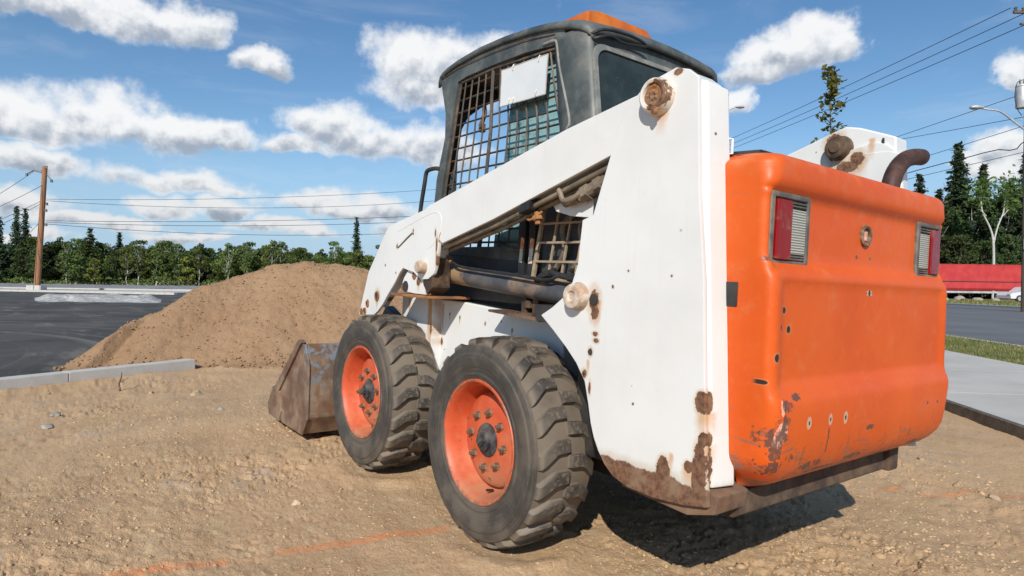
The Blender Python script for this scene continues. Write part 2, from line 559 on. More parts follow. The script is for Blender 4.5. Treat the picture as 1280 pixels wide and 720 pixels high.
def orange_fn(g, b, co):
    o = g.sep(co)
    n = g.noise(co, 2.2, 5, 0.6)
    c = g.mix(g.ss(n, 0.3, 0.75), (0.60, 0.083, 0.007), (0.67, 0.110, 0.010))
    n2 = g.noise(co, 30.0, 5, 0.7)
    c = g.mix(g.ss(n2, 0.52, 0.80, 0, 0.5), c, (0.64, 0.17, 0.045))
    c = g.mix(g.ss(g.noise(co, 6.0, 7, 0.75), 0.52, 0.72, 0, 0.40), c, (0.62, 0.21, 0.09))
    # faded vertical rubbing
    st = g.noise(g.comb(g.mul(o[0], 14.0), g.mul(o[1], 14.0), g.mul(o[2], 3.0)), 1.0, 5, 0.6)
    c = g.mix(g.ss(st, 0.52, 0.80, 0, 0.5), c, (0.66, 0.10, 0.015))
    # dust lying on the lip
    lip = g.mul(g.ss(o[2], 1.28, 1.345), g.ss(g.noise(co, 11.0, 5, 0.65), 0.40, 0.70))
    c = g.mix(g.mul(lip, 0.35), c, (0.62, 0.30, 0.14))
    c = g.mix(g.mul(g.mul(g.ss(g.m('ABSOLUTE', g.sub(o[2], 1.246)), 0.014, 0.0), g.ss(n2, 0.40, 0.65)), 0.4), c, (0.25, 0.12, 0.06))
    # scraped lower part: pale and dark scratches
    low = g.add(g.ss(o[2], 0.72, 0.50), g.mul(g.ss(o[1], 0.42, 0.56), g.ss(o[2], 0.80, 0.60)))
    s1 = g.noise(g.comb(g.mul(o[0], 8.0), g.mul(o[1], 7.0), g.mul(o[2], 34.0)), 1.0, 6, 0.72, 0.4)
    s2 = g.noise(g.comb(g.mul(o[0], 30.0), g.mul(o[1], 44.0), g.mul(o[2], 12.0)), 1.0, 6, 0.75, 0.6)
    sA = g.mul(g.ss(s1, 0.545, 0.60), g.ss(low, 0.5, 1.1))
    sB = g.mul(g.ss(s2, 0.56, 0.60), g.mul(g.ss(low, 0.35, 1.2), g.ss(g.noise(co, 4.0, 3, 0.5), 0.47, 0.60)))
    c = g.mix(g.mul(sA, 0.8), c, (0.22, 0.11, 0.07))
    c = g.mix(g.mul(sB, 0.85), c, (0.11, 0.07, 0.055))
    s3 = g.noise(g.comb(g.mul(o[0], 10.0), g.mul(o[1], 12.0), g.mul(o[2], 10.0)), 1.0, 6, 0.7, 1.5)
    c = g.mix(g.mul(g.mul(g.ss(s3, 0.54, 0.61), g.ss(o[2], 0.56, 0.49)), 0.75), c, (0.30, 0.15, 0.10))
    c = g.mix(g.mul(g.mul(g.ss(s3, 0.42, 0.36), g.ss(o[2], 0.60, 0.50)), 0.7), c, (0.72, 0.07, 0.025))
    rear = g.ss(o[0], -0.985, -1.005)
    # listed marks
    pale = spots(g, co, [(.535, .640, .020, .028), (.545, .612, .014, .02), (.54, .695, .008, .022)], (1, 2), 0.30, 60)
    c = g.mix(g.mul(g.mul(g.ss(pale, 0.0, 0.15), rear), 0.8), c, (0.84, 0.42, 0.30))
    dark = spots(g, co, [(.545, .62, .035, .03), (.53, .655, .028, .022), (.52, .70, .03, .014), (.47, .72, .02, .010), (.60, .545, .03, .02), (.54, .54, .022, .022), (.36, .525, .06, .012),
                         (.28, .50, .08, .008), (.10, .515, .05, .01), (-.1, .49, .09, .007), (-.35, .50, .05, .007), (.42, .56, .008, .03), (.49, .565, .02, .012), (.545, .585, .018, .03),
                         (.05, .60, .03, .008), (.30, .59, .004, .05), (.555, 1.075, .03, .006), (.53, 1.085, .02, .005)], (1, 2), 0.60, 95)
    c = g.mix(g.mul(g.mul(g.mul(g.ss(dark, 0.0, 0.12), g.ss(s2, 0.40, 0.50)), rear), 0.9), c, (0.085, 0.055, 0.045))
    crack = spots(g, co, [(.615, 1.27, .03, .04)], (1, 2), 0.5, 30)
    wl = g.vor(co, 60.0, 'DISTANCE_TO_EDGE')
    c = g.mix(g.mul(g.ss(crack, 0.0, 0.2), g.ss(wl, 0.05, 0.0)), c, (0.28, 0.07, 0.02))
    holes = spots(g, co, [(.51, .944, .008, .009), (.486, .894, .009, .010), (.547, .823, .010, .011), (.575, .76, .006, .006), (-.365, .639, .005, .006), (-.45, .636, .005, .006), (.53, .90, .004, .010)], (1, 2), 0.08, 50)
    c = g.mix(g.mul(g.mul(g.ss(holes, -0.8, 0.0), rear), 0.6), c, (0.42, 0.20, 0.09))
    c = g.mix(g.mul(g.ss(holes, 0.0, 0.1), rear), c, (0.035, 0.02, 0.015))
    ring = spots(g, co, [(.411, .648, .013, .019), (.297, .647, .012, .018), (.21, .644, .014, .020), (.03, .998, .024, .010)], (1, 2), 0.12, 60)
    c = g.mix(g.mul(g.ss(ring, 0.0, 0.2), rear), c, (0.55, 0.33, 0.22))
    rc = spots(g, co, [(.411, .648, .004, .006), (.297, .647, .004, .006), (.21, .644, .005, .007), (.03, .998, .007, .010), (.012, .998, .003, .003), (.048, .998, .003, .003)], (1, 2), 0.0, 60)
    c = g.mix(g.ss(rc, 0.0, 0.1), c, (0.04, 0.03, 0.03))
    setb(g, b, Base_Color=c, Roughness=g.ss(n2, 0.3, 0.8, 0.36, 0.58))
    b.inputs['Specular IOR Level'].default_value = 0.35
    hgt = g.add(g.mul(g.noise(co, 4.0, 3, 0.5), 0.7), g.mul(n2, 0.03))
    hgt = g.sub(hgt, g.mul(g.mul(g.ss(dark, 0.0, 0.2), rear), 0.06))
    setb(g, b, Normal=g.bump(hgt, 0.35, 0.02))


M['orange'] = mat('orange_tail_paint', orange_fn)


def simple(name, c1, c2, scale=12.0, rough=(0.5, 0.7), metal=0.0, bump=0.25, dist=0.004, dust=0.0, lo=0.4, hi=0.65, dustc=TAN, dscale=7.0):
    def fn(g, b, co):
        n = g.noise(co, scale, 6, 0.65)
        c = g.mix(g.ss(n, lo, hi), c1, c2)
        if dust:
            dn = g.noise(co, dscale, 6, 0.7)
            c = g.mix(g.ss(dn, 0.42, 0.68, 0, dust), c, dustc)
        setb(g, b, Base_Color=c, Roughness=g.ss(n, 0.3, 0.7, rough[0], rough[1]), Metallic=metal)
        if bump: setb(g, b, Normal=g.bump(g.noise(co, scale * 3.0, 6, 0.7), bump, dist))
    return mat(name, fn)


M['cab'] = simple('cab_grey_paint', (0.050, 0.061, 0.060), (0.092, 0.104, 0.100), 6.0, (0.42, 0.62), 0, 0.2, 0.002, dust=0.40, dustc=(0.24, 0.22, 0.185), dscale=9.0)
M['cab_trim'] = simple('cab_trim', (0.17, 0.175, 0.16), (0.28, 0.27, 0.235), 18.0, (0.5, 0.7))
M['grid'] = simple('rusty_guard_bar', (0.032, 0.030, 0.028), (0.080, 0.050, 0.033), 22.0, (0.6, 0.8), dust=0.35)
M['grid_tan'] = simple('dusty_guard_bar', (0.30, 0.23, 0.15), (0.40, 0.31, 0.21), 22.0, (0.7, 0.9))
M['dark'] = simple('black_metal', (0.018, 0.019, 0.021), (0.035, 0.034, 0.032), 9.0, (0.4, 0.6), dust=0.25, dustc=(0.12, 0.09, 0.06))
M['inner'] = simple('dusty_dark_panel', (0.030, 0.036, 0.042), (0.055, 0.06, 0.065), 5.0, (0.45, 0.65), dust=0.35, dustc=(0.15, 0.115, 0.08))
M['hose'] = simple('rubber_hose', (0.015, 0.015, 0.016), (0.03, 0.03, 0.03), 20.0, (0.5, 0.6))
M['pipe'] = simple('dirty_steel_line', (0.14, 0.12, 0.09), (0.27, 0.22, 0.16), 15.0, (0.5, 0.75), 0.2, dust=0.4)
M['rust'] = simple('rusted_steel', (0.070, 0.038, 0.026), (0.19, 0.105, 0.06), 9.0, (0.75, 0.95), 0, 0.5, 0.004, dust=0.5, dustc=(0.26, 0.18, 0.12))
M['rust_shaded'] = simple('shaded_rusted_steel', (0.042, 0.028, 0.020), (0.115, 0.070, 0.042), 9.0, (0.75, 0.95), 0, 0.5, 0.004, dust=0.45, dustc=(0.19, 0.13, 0.085))  # rust again, darkened so the shade under the door is in the colour
M['rust_orange'] = simple('fresh_rust', (0.36, 0.15, 0.045), (0.16, 0.06, 0.025), 14.0, (0.8, 0.95), 0, 0.5, 0.003, dust=0.4)
M['exhaust'] = simple('burnt_pipe', (0.050, 0.026, 0.022), (0.105, 0.050, 0.036), 16.0, (0.5, 0.8), 0.3, 0.35, 0.002)
M['pin'] = simple('pin_cap_metal', (0.40, 0.29, 0.20), (0.66, 0.56, 0.47), 22.0, (0.6, 0.8), 0, 0.4, 0.003, dust=0.35, dustc=(0.30, 0.12, 0.05), dscale=20)
M['oily'] = simple('oily_brown_metal', (0.050, 0.032, 0.022), (0.14, 0.085, 0.05), 18.0, (0.5, 0.75), 0.2, 0.5, 0.003)


def cyl_fn(g, b, co):
    o = g.sep(co)
    n = g.noise(co, 8.0, 5, 0.6)
    c = g.mix(g.ss(n, 0.35, 0.7), (0.055, 0.060, 0.066), (0.105, 0.10, 0.10))
    # caked mud at the front end and in a belt near the rear
    k = g.add(o[0], g.mul(g.sub(g.noise(co, 6.0, 5, 0.6), 0.5), 0.45))
    c = g.mix(g.ss(k, 0.44, 0.50), c, (0.29, 0.185, 0.11))
    c = g.mix(g.mul(g.ss(g.m('ABSOLUTE', g.sub(k, 0.02)), 0.06, 0.0), 0.7), c, (0.26, 0.18, 0.12))
    c = g.mix(g.ss(g.noise(co, 18.0, 6, 0.7), 0.5, 0.75, 0, 0.5), c, (0.22, 0.16, 0.11))
    setb(g, b, Base_Color=c, Roughness=0.55)
    setb(g, b, Normal=g.bump(g.noise(co, 40.0, 5, 0.7), 0.4, 0.003))


M['cyl'] = mat('muddy_cylinder_paint', cyl_fn)


def bucket_fn(g, b, co):
    n = g.noise(co, 7.0, 6, 0.65)
    n2 = g.noise(g.scale(co, (1, 1, 0.35)), 22.0, 6, 0.7)
    c = g.mix(g.ss(n, 0.38, 0.66), (0.14, 0.085, 0.055), (0.29, 0.205, 0.14))
    c = g.mix(g.ss(n2, 0.50, 0.66, 0, 0.7), c, (0.20, 0.085, 0.035))
    o = g.sep(co)
    blue = g.mul(g.ss(g.noise(co, 13.0, 5, 0.7), 0.50, 0.60), g.mul(g.ss(o[2], 0.20, 0.42), g.ss(o[0], 1.72, 1.66)))
    c = g.mix(g.mul(blue, 0.85), c, (0.20, 0.235, 0.27))
    setb(g, b, Base_Color=c, Roughness=0.62, Metallic=0.15)
    setb(g, b, Normal=g.bump(g.noise(co, 26.0, 6, 0.7), 0.45, 0.004))


M['bucket'] = mat('worn_bucket_steel', bucket_fn)


def tyre_fn(g, b, co):
    o = g.sep(co)
    r = g.m('SQRT', g.add(g.mul(o[0], o[0]), g.mul(o[2], o[2])))
    n = g.noise(co, 10.0, 6, 0.65)
    n2 = g.noise(co, 60.0, 5, 0.7)
    c = g.mix(g.ss(n, 0.35, 0.7), (0.034, 0.032, 0.030), (0.064, 0.058, 0.050))
    # packed soil in the grooves of the tread and dust on the sidewall
    side = g.ss(g.m('ABSOLUTE', o[1]), 0.116, 0.124)
    groove = g.mul(g.ss(r, 0.382, 0.368), g.sub(1.0, side))
    c = g.mix(g.mul(groove, g.ss(n, 0.2, 0.55, 0.50, 0.85)), c, (0.185, 0.148, 0.110))
    film = g.ss(g.noise(co, 5.0, 6, 0.65), 0.40, 0.66, 0.06, 0.36)
    c = g.mix(film, c, (0.18, 0.135, 0.09))
    top = g.mul(g.ss(r, 0.380, 0.384), g.ss(n2, 0.50, 0.62, 0.0, 0.6))
    c = g.mix(top, c, (0.22, 0.175, 0.13))
    scuff = g.mul(side, g.mul(g.ss(g.noise(g.comb(g.mul(r, 90.0), g.m('ARCTAN2', o[2], o[0]), 0.0), 2.0, 5, 0.6), 0.52, 0.72), 0.4))
    c = g.mix(scuff, c, (0.20, 0.155, 0.11))
    low = g.mul(g.ss(n2, 0.50, 0.70), g.ss(r, 0.235, 0.22))
    c = g.mix(g.mul(low, 0.6), c, (0.28, 0.21, 0.14))
    setb(g, b, Base_Color=c, Roughness=g.ss(n, 0.3, 0.7, 0.55, 0.82))
    hh = g.add(g.mul(n2, 0.5), g.mul(g.ss(g.vor(co, 90.0), 0.12, 0.25), 0.5))
    setb(g, b, Normal=g.bump(hh, 0.35, 0.003))


M['tyre'] = mat('dusty_rubber', tyre_fn)


def rim_fn(g, b, co):
    o = g.sep(co)
    r = g.m('SQRT', g.add(g.mul(o[0], o[0]), g.mul(o[2], o[2])))
    n = g.noise(co, 9.0, 6, 0.65)
    n2 = g.noise(co, 42.0, 6, 0.7)
    c = g.mix(g.ss(n, 0.35, 0.7), (0.52, 0.075, 0.024), (0.62, 0.115, 0.040))
    c = g.mix(g.ss(n2, 0.50, 0.72, 0, 0.5), c, (0.50, 0.17, 0.08))
    # dust that settled in the low side of the barrel
    low = g.mul(g.ss(o[2], -0.02, -0.19), g.ss(n, 0.30, 0.60))
    c = g.mix(g.mul(low, 0.55), c, (0.42, 0.24, 0.13))
    edge = g.mul(g.ss(r, 0.212, 0.219), g.ss(n2, 0.42, 0.6))
    c = g.mix(g.mul(edge, 0.8), c, (0.16, 0.10, 0.065))
    c = g.mix(g.ss(g.noise(co, 7.0, 6, 0.7), 0.48, 0.70, 0, 0.45), c, (0.36, 0.19, 0.11))
    chip = g.ss(g.noise(co, 20.0, 6, 0.78), 0.62, 0.65)
    c = g.mix(chip, c, (0.13, 0.055, 0.03))
    setb(g, b, Base_Color=c, Roughness=0.52)
    setb(g, b, Normal=g.bump(g.mul(n2, 0.5), 0.25, 0.003))


M['rim'] = mat('scuffed_orange_rim', rim_fn)
M['nut'] = simple('muddy_nut', (0.13, 0.075, 0.045), (0.30, 0.20, 0.13), 40.0, (0.6, 0.8), 0.2, 0.5, 0.003)
M['hub'] = simple('greasy_hub', (0.030, 0.034, 0.040), (0.075, 0.075, 0.08), 30.0, (0.4, 0.7), 0.3, 0.5, 0.003, dust=0.4)
M['lampframe'] = simple('faded_lamp_frame', (0.085, 0.080, 0.072), (0.17, 0.155, 0.13), 14.0, (0.55, 0.75), dust=0.3)


def lens_fn(c1, c2, ax, sc_):
    def fn(g, b, co):
        o = g.sep(co)
        ridg = g.m('SINE', g.mul(o[ax], sc_))
        n = g.noise(co, 30.0, 5, 0.6)
        c = g.mix(g.ss(ridg, -0.6, 0.9), c1, c2)
        c = g.mix(g.ss(n, 0.50, 0.75, 0, 0.5), c, TAN)
        setb(g, b, Base_Color=c, Roughness=0.16)
        b.inputs['Coat Weight'].default_value = 0.3
        b.inputs['Coat Roughness'].default_value = 0.08
        setb(g, b, Normal=g.bump(g.mul(ridg, 0.5), 0.8, 0.003))
    return fn


M['red_lens'] = mat('red_lens', lens_fn((0.30, 0.006, 0.008), (0.44, 0.012, 0.014), 2, 2600.0))
M['clear_lens'] = mat('clear_lens', lens_fn((0.27, 0.28, 0.235), (0.50, 0.52, 0.45), 2, 900.0))
M['board'] = simple('plain_white_board', (0.60, 0.63, 0.64), (0.66, 0.68, 0.68), 4.0, (0.35, 0.45), 0, 0.0)
M['board_edge'] = simple('board_edge', (0.35, 0.33, 0.30), (0.5, 0.48, 0.45), 20.0)
M['tie'] = simple('zip_tie', (0.6, 0.58, 0.5), (0.7, 0.68, 0.6), 20.0, bump=0)


def beacon_fn(g, b, co):
    n = g.noise(co, 9.0, 5, 0.6)
    c = g.mix(g.ss(n, 0.35, 0.7), (0.42, 0.095, 0.012), (0.62, 0.17, 0.02))
    setb(g, b, Base_Color=c, Roughness=0.35)
    setb(g, b, Normal=g.bump(n, 0.2, 0.01))


M['beacon'] = mat('orange_roof_housing', beacon_fn)


def glass(name, tint, dens=0.5, rough=0.03, dustc=(0.30, 0.30, 0.26), dustamt=0.25):
    def fn(g, b, co):
        n = g.noise(co, 5.0, 6, 0.65)
        f = g.noise(co, 70.0, 4, 0.7)
        tr = g.node('ShaderNodeBsdfTransparent')
        tr.inputs[0].default_value = col(tint)
        gl = g.node('ShaderNodeBsdfGlossy')
        gl.inputs['Roughness'].default_value = rough
        gl.inputs['Color'].default_value = (0.75, 0.92, 0.95, 1)
        di = g.node('ShaderNodeBsdfDiffuse')
        g.put(di.inputs[0], g.mix(n, dustc, tuple(0.7 * q for q in dustc)))
        fr = g.node('ShaderNodeFresnel'); fr.inputs[0].default_value = 1.5
        m1 = g.node('ShaderNodeMixShader')
        g.put(m1.inputs[0], g.add(g.mul(fr.outputs[0], 1.0), dens))
        g.l.new(tr.outputs[0], m1.inputs[1]); g.l.new(gl.outputs[0], m1.inputs[2])
        m2 = g.node('ShaderNodeMixShader')
        g.put(m2.inputs[0], g.mul(g.ss(g.add(n, g.mul(f, 0.3)), 0.45, 0.85), dustamt * 2))
        g.l.new(m1.outputs[0], m2.inputs[1]); g.l.new(di.outputs[0], m2.inputs[2])
        outn = next(q for q in g.n if q.type == 'OUTPUT_MATERIAL')
        g.l.new(m2.outputs[0], outn.inputs['Surface'])
    return mat(name, fn)


M['teal_glass'] = glass('teal_glass', (0.40, 0.72, 0.76), 0.10, 0.05, (0.27, 0.47, 0.50), 0.80)
def dg_fn(g, b, co):
    n = g.noise(co, 6.0, 6, 0.7)
    f = g.noise(co, 120.0, 3, 0.6)
    c = g.mix(g.ss(n, 0.4, 0.7), (0.022, 0.032, 0.032), (0.040, 0.054, 0.052))
    c = g.mix(g.ss(f, 0.60, 0.75, 0, 0.4), c, (0.12, 0.135, 0.13))
    setb(g, b, Base_Color=c, Roughness=0.22)
    b.inputs['Specular IOR Level'].default_value = 0.30


M['dark_glass'] = mat('dark_rear_glass', dg_fn)


def strip_fn(g, b, co):
    o = g.sep(co)
    n = g.noise(co, 60.0, 5, 0.7)
    k = g.m('FRACT', g.mul(o[2], 9.0))
    c = g.mix(g.ss(k, 0.45, 0.5), (0.62, 0.22, 0.08), (0.60, 0.57, 0.50))
    c = g.mix(g.ss(n, 0.52, 0.60), c, (0.62, 0.58, 0.50))
    c = g.mix(g.ss(n, 0.42, 0.38), c, (0.05, 0.045, 0.05))
    setb(g, b, Base_Color=c, Roughness=0.6)


M['strip'] = mat('weathered_decal', strip_fn)
M['seat'] = simple('seat_vinyl', (0.03, 0.045, 0.045), (0.06, 0.075, 0.075), 8.0, (0.4, 0.6), dust=0.3)
M['teal_paint'] = simple('faded_teal_panel', (0.10, 0.26, 0.25), (0.16, 0.36, 0.34), 5.0, (0.5, 0.7), dust=0.3, dustc=(0.25, 0.28, 0.24))

# ------------------------------------------------------------------ the skid steer loader (x forward, y to its left, z up)
TILT = Matrix(((0.99942, 0.00010, -0.03399, 0), (-0.00074, 0.99983, -0.01867, 0), (0.03398, 0.01868, 0.99925, 0), (0, 0, 0, 1)))
root = empty('skid_steer_loader')
root.matrix_world = Matrix.Translation(CAM) @ TILT @ Matrix.Translation(-CAM)
tag(root, 'white skid steer loader with orange tail door and dusty tyres parked on bare soil', 'skid steer loader')


def ground_plane(xx, yy):
    """height of the soil that the wheels stand on"""
    return 0.0275 + 0.034 * xx + 0.0187 * yy


# -- lift arm and tower outlines (x, z)
def lean(z, z0=1.55, x0=-0.836, z1=0.494, x1=-0.918):
    return x0 + (x1 - x0) * (z0 - z) / (z0 - z1)


tower_pts = [(-0.524, 1.390), (-0.545, 1.455), (-0.574, 1.510), (-0.629, 1.556), (-0.690, 1.582), (-0.757, 1.597), (-0.800, 1.583), (-0.834, 1.556),
             (-0.856, 1.25), (-0.886, 1.010), (-0.905, 0.75), (-0.925, 0.494), (-0.935, 0.425),
             (-0.86, 0.408), (-0.76, 0.396), (-0.656, 0.397), (-0.600, 0.412), (-0.560, 0.440), (-0.532, 0.474), (-0.510, 0.51), (-0.494, 0.55), (-0.478, 0.61), (-0.458, 0.675),
             (-0.415, 0.728), (-0.362, 0.773), (-0.290, 0.825), (-0.226, 0.868),
             (-0.285, 0.900), (-0.335, 0.935), (-0.378, 0.989), (-0.399, 1.047), (-0.411, 1.189), (-0.458, 1.202)]


def make_tower(side):
    wm = M['white_tower'] if side > 0 else M['white_right']
    b = B()
    b.poly(tower_pts, 1, side * 0.640, side * 0.655)
    t_ = b.build('tower_plate', wm, root, 0.004, 2)
    # rear box section: the plate is folded inward to a rear face
    b = B()
    out_ = [(lean(z), z) for z in (1.552, 1.25, 1.0, 0.75, 0.494)]
    n = 5
    ring = []
    for i, z in enumerate((1.549, 1.25, 1.0, 0.75, 0.47)):
        xr = lean(z)
        yo, yi = 0.6535, 0.548
        zz = z
        row = [(-0.62, side * 0.638, zz), (xr + 0.02, side * 0.638, zz), (xr + 0.006, side * (yo - .012), zz), (xr - 0.010, side * (yo - 0.022), zz), (xr - 0.024, side * (yi + .012), zz - (0.012 if i == 0 else 0)), (xr - 0.020, side * yi, zz - (0.016 if i == 0 else 0)), (xr + 0.02, side * (yi - 0.004), zz), (-0.60, side * (yi - 0.004), zz)]
        ring.append([b.bm.verts.new(q) for q in row])
    for a, c in zip(ring, ring[1:]):
        for k in range(8):
            b.bm.faces.new((a[k], a[(k + 1) % 8], c[(k + 1) % 8], c[k]))
    b.bm.faces.new(ring[0]); b.bm.faces.new(ring[-1])
    b.build('tower_post', wm, root, 0.006, 3)
    # rounded head of the tower, closing the gap between outer and inner plates
    b = B()
    head = [(-0.56, 1.44), (-0.60, 1.53), (-0.66, 1.566), (-0.757, 1.590), (-0.80, 1.577), (-0.832, 1.552), (-0.845, 1.40), (-0.60, 1.40)]
    b.poly(head, 1, side * 0.546, side * 0.6395)
    b.build('tower_head', wm, root, 0.005, 2)
    return t_


make_tower(1)
make_tower(-1)

arm_pts = [(-0.755, 1.575), (-0.30, 1.497), (0.20, 1.386), (0.573, 1.302), (0.600, 1.298), (0.643, 1.279), (0.80, 1.252), (0.944, 1.227), (0.990, 1.216), (1.021, 1.199), (1.060, 1.160), (1.10, 1.112), (1.16, 1.045), (1.218, 0.981),
           (1.27, 0.86), (1.318, 0.749), (1.13, 0.762), (1.085, 0.785), (1.03, 0.825), (0.988, 0.867), (0.950, 0.900), (0.90, 0.945), (0.865, 0.985), (0.830, 1.010), (0.775, 1.000), (0.720, 0.992), (0.692, 0.978), (0.64, 0.962), (0.585, 0.965),
           (0.535, 0.99), (0.512, 1.034), (0.502, 1.139), (0.475, 1.124), (0.10, 1.213), (-0.22, 1.302), (-0.53, 1.388)]


def make_arm(side):
    wm = M['white_arm'] if side > 0 else M['white_right']
    b = B()
    b.poly(arm_pts, 1, side * 0.632, side * 0.6475)
    arm = b.build('lift_arm', wm, root, 0.004, 2)
    # the arm is a box: inner plate and the closing strips top and bottom
    b = B()
    inner = [(-0.73, 1.565), (-0.30, 1.489), (0.20, 1.378), (0.573, 1.294), (0.94, 1.219), (1.01, 1.195), (1.05, 1.15), (1.20, 0.98), (1.27, 0.80), (1.15, 0.80), (0.86, 1.03), (0.60, 1.0), (0.55, 1.10), (0.47, 1.135), (0.10, 1.224), (-0.22, 1.312), (-0.53, 1.398), (-0.71, 1.44)]
    b.poly(inner, 1, side * 0.560, side * 0.6315)
    b.build('arm_box', wm, root, 0.004, 2)
    return arm


arm = make_arm(1)
make_arm(-1)
# raised, welded edge of the reinforcement on the knee of the arm
b = B()
loop = [(0.905, 1.185), (0.70, 1.235), (0.56, 1.262), (0.505, 1.252), (0.488, 1.21), (0.520, 1.14), (0.60, 1.10), (0.80, 1.075), (0.905, 1.075), (0.935, 1.12), (0.905, 1.185)]
path = [Vector((p[0], 0.6478, p[1])) for p in loop]
b.tube([p - Vector((0, 0.0022, 0)) for p in spline(path[:-4], 5)], 0.0035, 6)
b.build('weld_bead', M['white_arm'], root)
b = B()
b.tube(spline([(0.885, 0.649, 1.108), (0.80, 0.650, 1.150), (0.742, 0.650, 1.176), (0.735, 0.649, 1.168)], 5), 0.0035, 6)
b.build('scratch_ridge', M['pipe'], root)
b = B()   # seam where the arm runs behind the tower plate
b.tube(spline([(0.502, 0.6475, 1.13), (0.500, 0.6475, 1.15), (0.490, 0.6475, 1.172)], 4), 0.002, 6)
b.build('rust_seam', M['rust_orange'], root)

b = B()
b.tube([(-0.524, 0.6482, 1.392), (-0.548, 0.6482, 1.458), (-0.577, 0.6482, 1.513), (-0.632, 0.6482, 1.558)], 0.0016, 5)
b.build('paint_crack', M['pipe'], root)

# holes low on the knee
for (hx, hz, hr, rs) in [(1.098, 0.861, 0.019, 0.026), (1.211, 0.815, 0.012, 0.018), (1.24, 0.775, 0.013, 0.018)]:
    b = B()
    b.lathe([(hr, 0), (rs, 0), (rs, .004), (hr, .006), (hr, 0)], (hx, 0.6478, hz), 1, 20, 0)
    o_ = b.build('hole_rim', M['rust_orange'], root)
    b = B(); b.lathe([(0, 0), (hr, 0.0), (hr, 0.0012), (0, 0.0012)], (hx, 0.648, hz), 1, 20)
    b.build('hole', M['dark'], root)

# bracket below the knee (a second plate with a round hole and a rusty shelf)
b = B()
b.poly([(0.885, 0.905), (0.845, 0.965), (0.80, 1.008), (0.70, 0.988), (0.640, 0.958), (0.60, 0.985), (0.585, 0.94), (0.60, 0.893), (0.74, 0.893)], 1, 0.618, 0.6305)
b.build('stop_bracket', M['white_bracket'], root, 0.003)
b = B(); b.lathe([(0, 0), (0.020, 0), (0.020, 0.0015), (0, 0.0015)], (0.742, 0.631, 0.977), 1, 20)
b.build('hole', M['rust_orange'], root)
b = B(); b.lathe([(0, 0), (0.028, 0), (0.028, 0.0015), (0, 0.0015)], (0.825, 0.631, 0.922), 1, 14)
b.build('hole', M['dark'], root)
b = B()
b.poly([(0.93, 0.875), (0.56, 0.878), (0.56, 0.890), (0.93, 0.888)], 1, 0.43, 0.655)
b.build('rusty_shelf', M['rust_orange'], root, 0.003)
b = B()
b.lathe([(0, 0.0), (0.030, 0.0), (0.030, 0.035), (0.024, 0.045), (0, 0.045)], (0.622, 0.64, 1.018), 1, 24)
b.build('pivot_bolt', M['pin'], root, 0.002)
b = B()
b.poly([(0.60, 1.07), (0.56, 1.06), (0.55, 0.93), (0.60, 0.90), (0.64, 0.94), (0.645, 1.05)], 1, 0.55, 0.64)
b.build('pivot_lug', M['oily'], root, 0.004)

# pins
b = B()
b.lathe([(0.0, 0.020), (0.031, 0.022), (0.034, 0.034), (0.041, 0.036), (0.047, 0.032), (0.049, 0.02), (0.055, 0.004), (0.055, 0.0)], (-0.704, 0.6555, 1.525), 1, 40)
b.build('upper_pivot_cap', M['white_cap'], root)
b = B()
b.lathe([(0.0, 0.0235), (0.010, 0.030), (0.018, 0.0255), (0.026, 0.0285), (0.0335, 0.0265), (0.0345, 0.020)], (-0.704, 0.6555, 1.525), 1, 26)
for v_ in b.bm.verts:
    v_.co.y += random.uniform(-0.002, 0.0035)
b.build('rusted_pin_face', M['rust_orange'], root)
b = B()
b.tube([(-0.716, 0.680, 1.478), (-0.712, 0.692, 1.476)], 0.010, 7)
b.build('grease_plug', M['rust_orange'], root, 0.001)
b = B()
b.lathe([(0.0, 0.030), (0.014, 0.030), (0.018, 0.036), (0.028, 0.038), (0.038, 0.035), (0.041, 0.028), (0.041, 0.012), (0.046, 0.004), (0.046, 0.0)], (-0.414, 0.6555, 0.943), 1, 36)
b.build('cylinder_pin', M['pin'], root)
b = B(); b.lathe([(0, 0), (0.0185, 0), (0.0185, 0.002), (0, 0.002)], (-0.482, 0.6555, 0.936), 1, 20)
b.build('tower_hole', M['dark'], root)
for (hx, hz, hr) in [(-0.478, 0.772, 0.009), (-0.455, 0.700, 0.004)]:
    b = B(); b.lathe([(0, 0), (hr, 0), (hr, 0.002), (0, 0.002)], (hx, 0.6555, hz), 1, 14)
    b.build('tower_hole', M['dark'], root)
b = B()   # small latch on the rear fold of the tower
b.tube([(-0.868, 0.556, 1.40), (-0.876, 0.548, 1.40), (-0.876, 0.548, 1.36), (-0.868, 0.556, 1.36)], 0.004, 6)
b.build('tower_latch', M['white_cap'], root)

# lift cylinder, its rod end and hose
b = B()
b.tube([(0.80, 0.50, 1.003), (0.56, 0.50, 0.990), (-0.36, 0.50, 0.930)], 0.043, 28)
b.lathe([(0.0, -0.01), (0.050, -0.01), (0.052, 0.05), (0.0, 0.05)], (0.72, 0.50, 0.998), 0, 28)
b.build('lift_cylinder', M['cyl'], root, 0.004)
b = B()
b.tube(spline([(0.60, 0.55, 1.035), (0.55, 0.55, 1.055), (0.50, 0.555, 1.035), (0.40, 0.555, 1.022), (0.1, 0.555, 1.005), (-0.12, 0.555, 0.990), (-0.20, 0.555, 1.005), (-0.30, 0.56, 0.992)], 6), 0.0065, 8)
b.build('cylinder_line', M['hose'], root)
b = B()
b.tube(spline([(-0.05, 0.54, 0.985), (-0.12, 0.545, 1.015), (-0.22, 0.55, 1.005), (-0.30, 0.55, 1.0), (-0.36, 0.55, 0.975)], 5), 0.011, 8)
b.tube([(-0.10, 0.545, 1.005), (-0.14, 0.546, 1.014)], 0.016, 6)
b.tube([(-0.24, 0.55, 1.004), (-0.29, 0.55, 1.0)], 0.016, 6)
b.build('hydraulic_hose', M['hose'], root)
b = B()
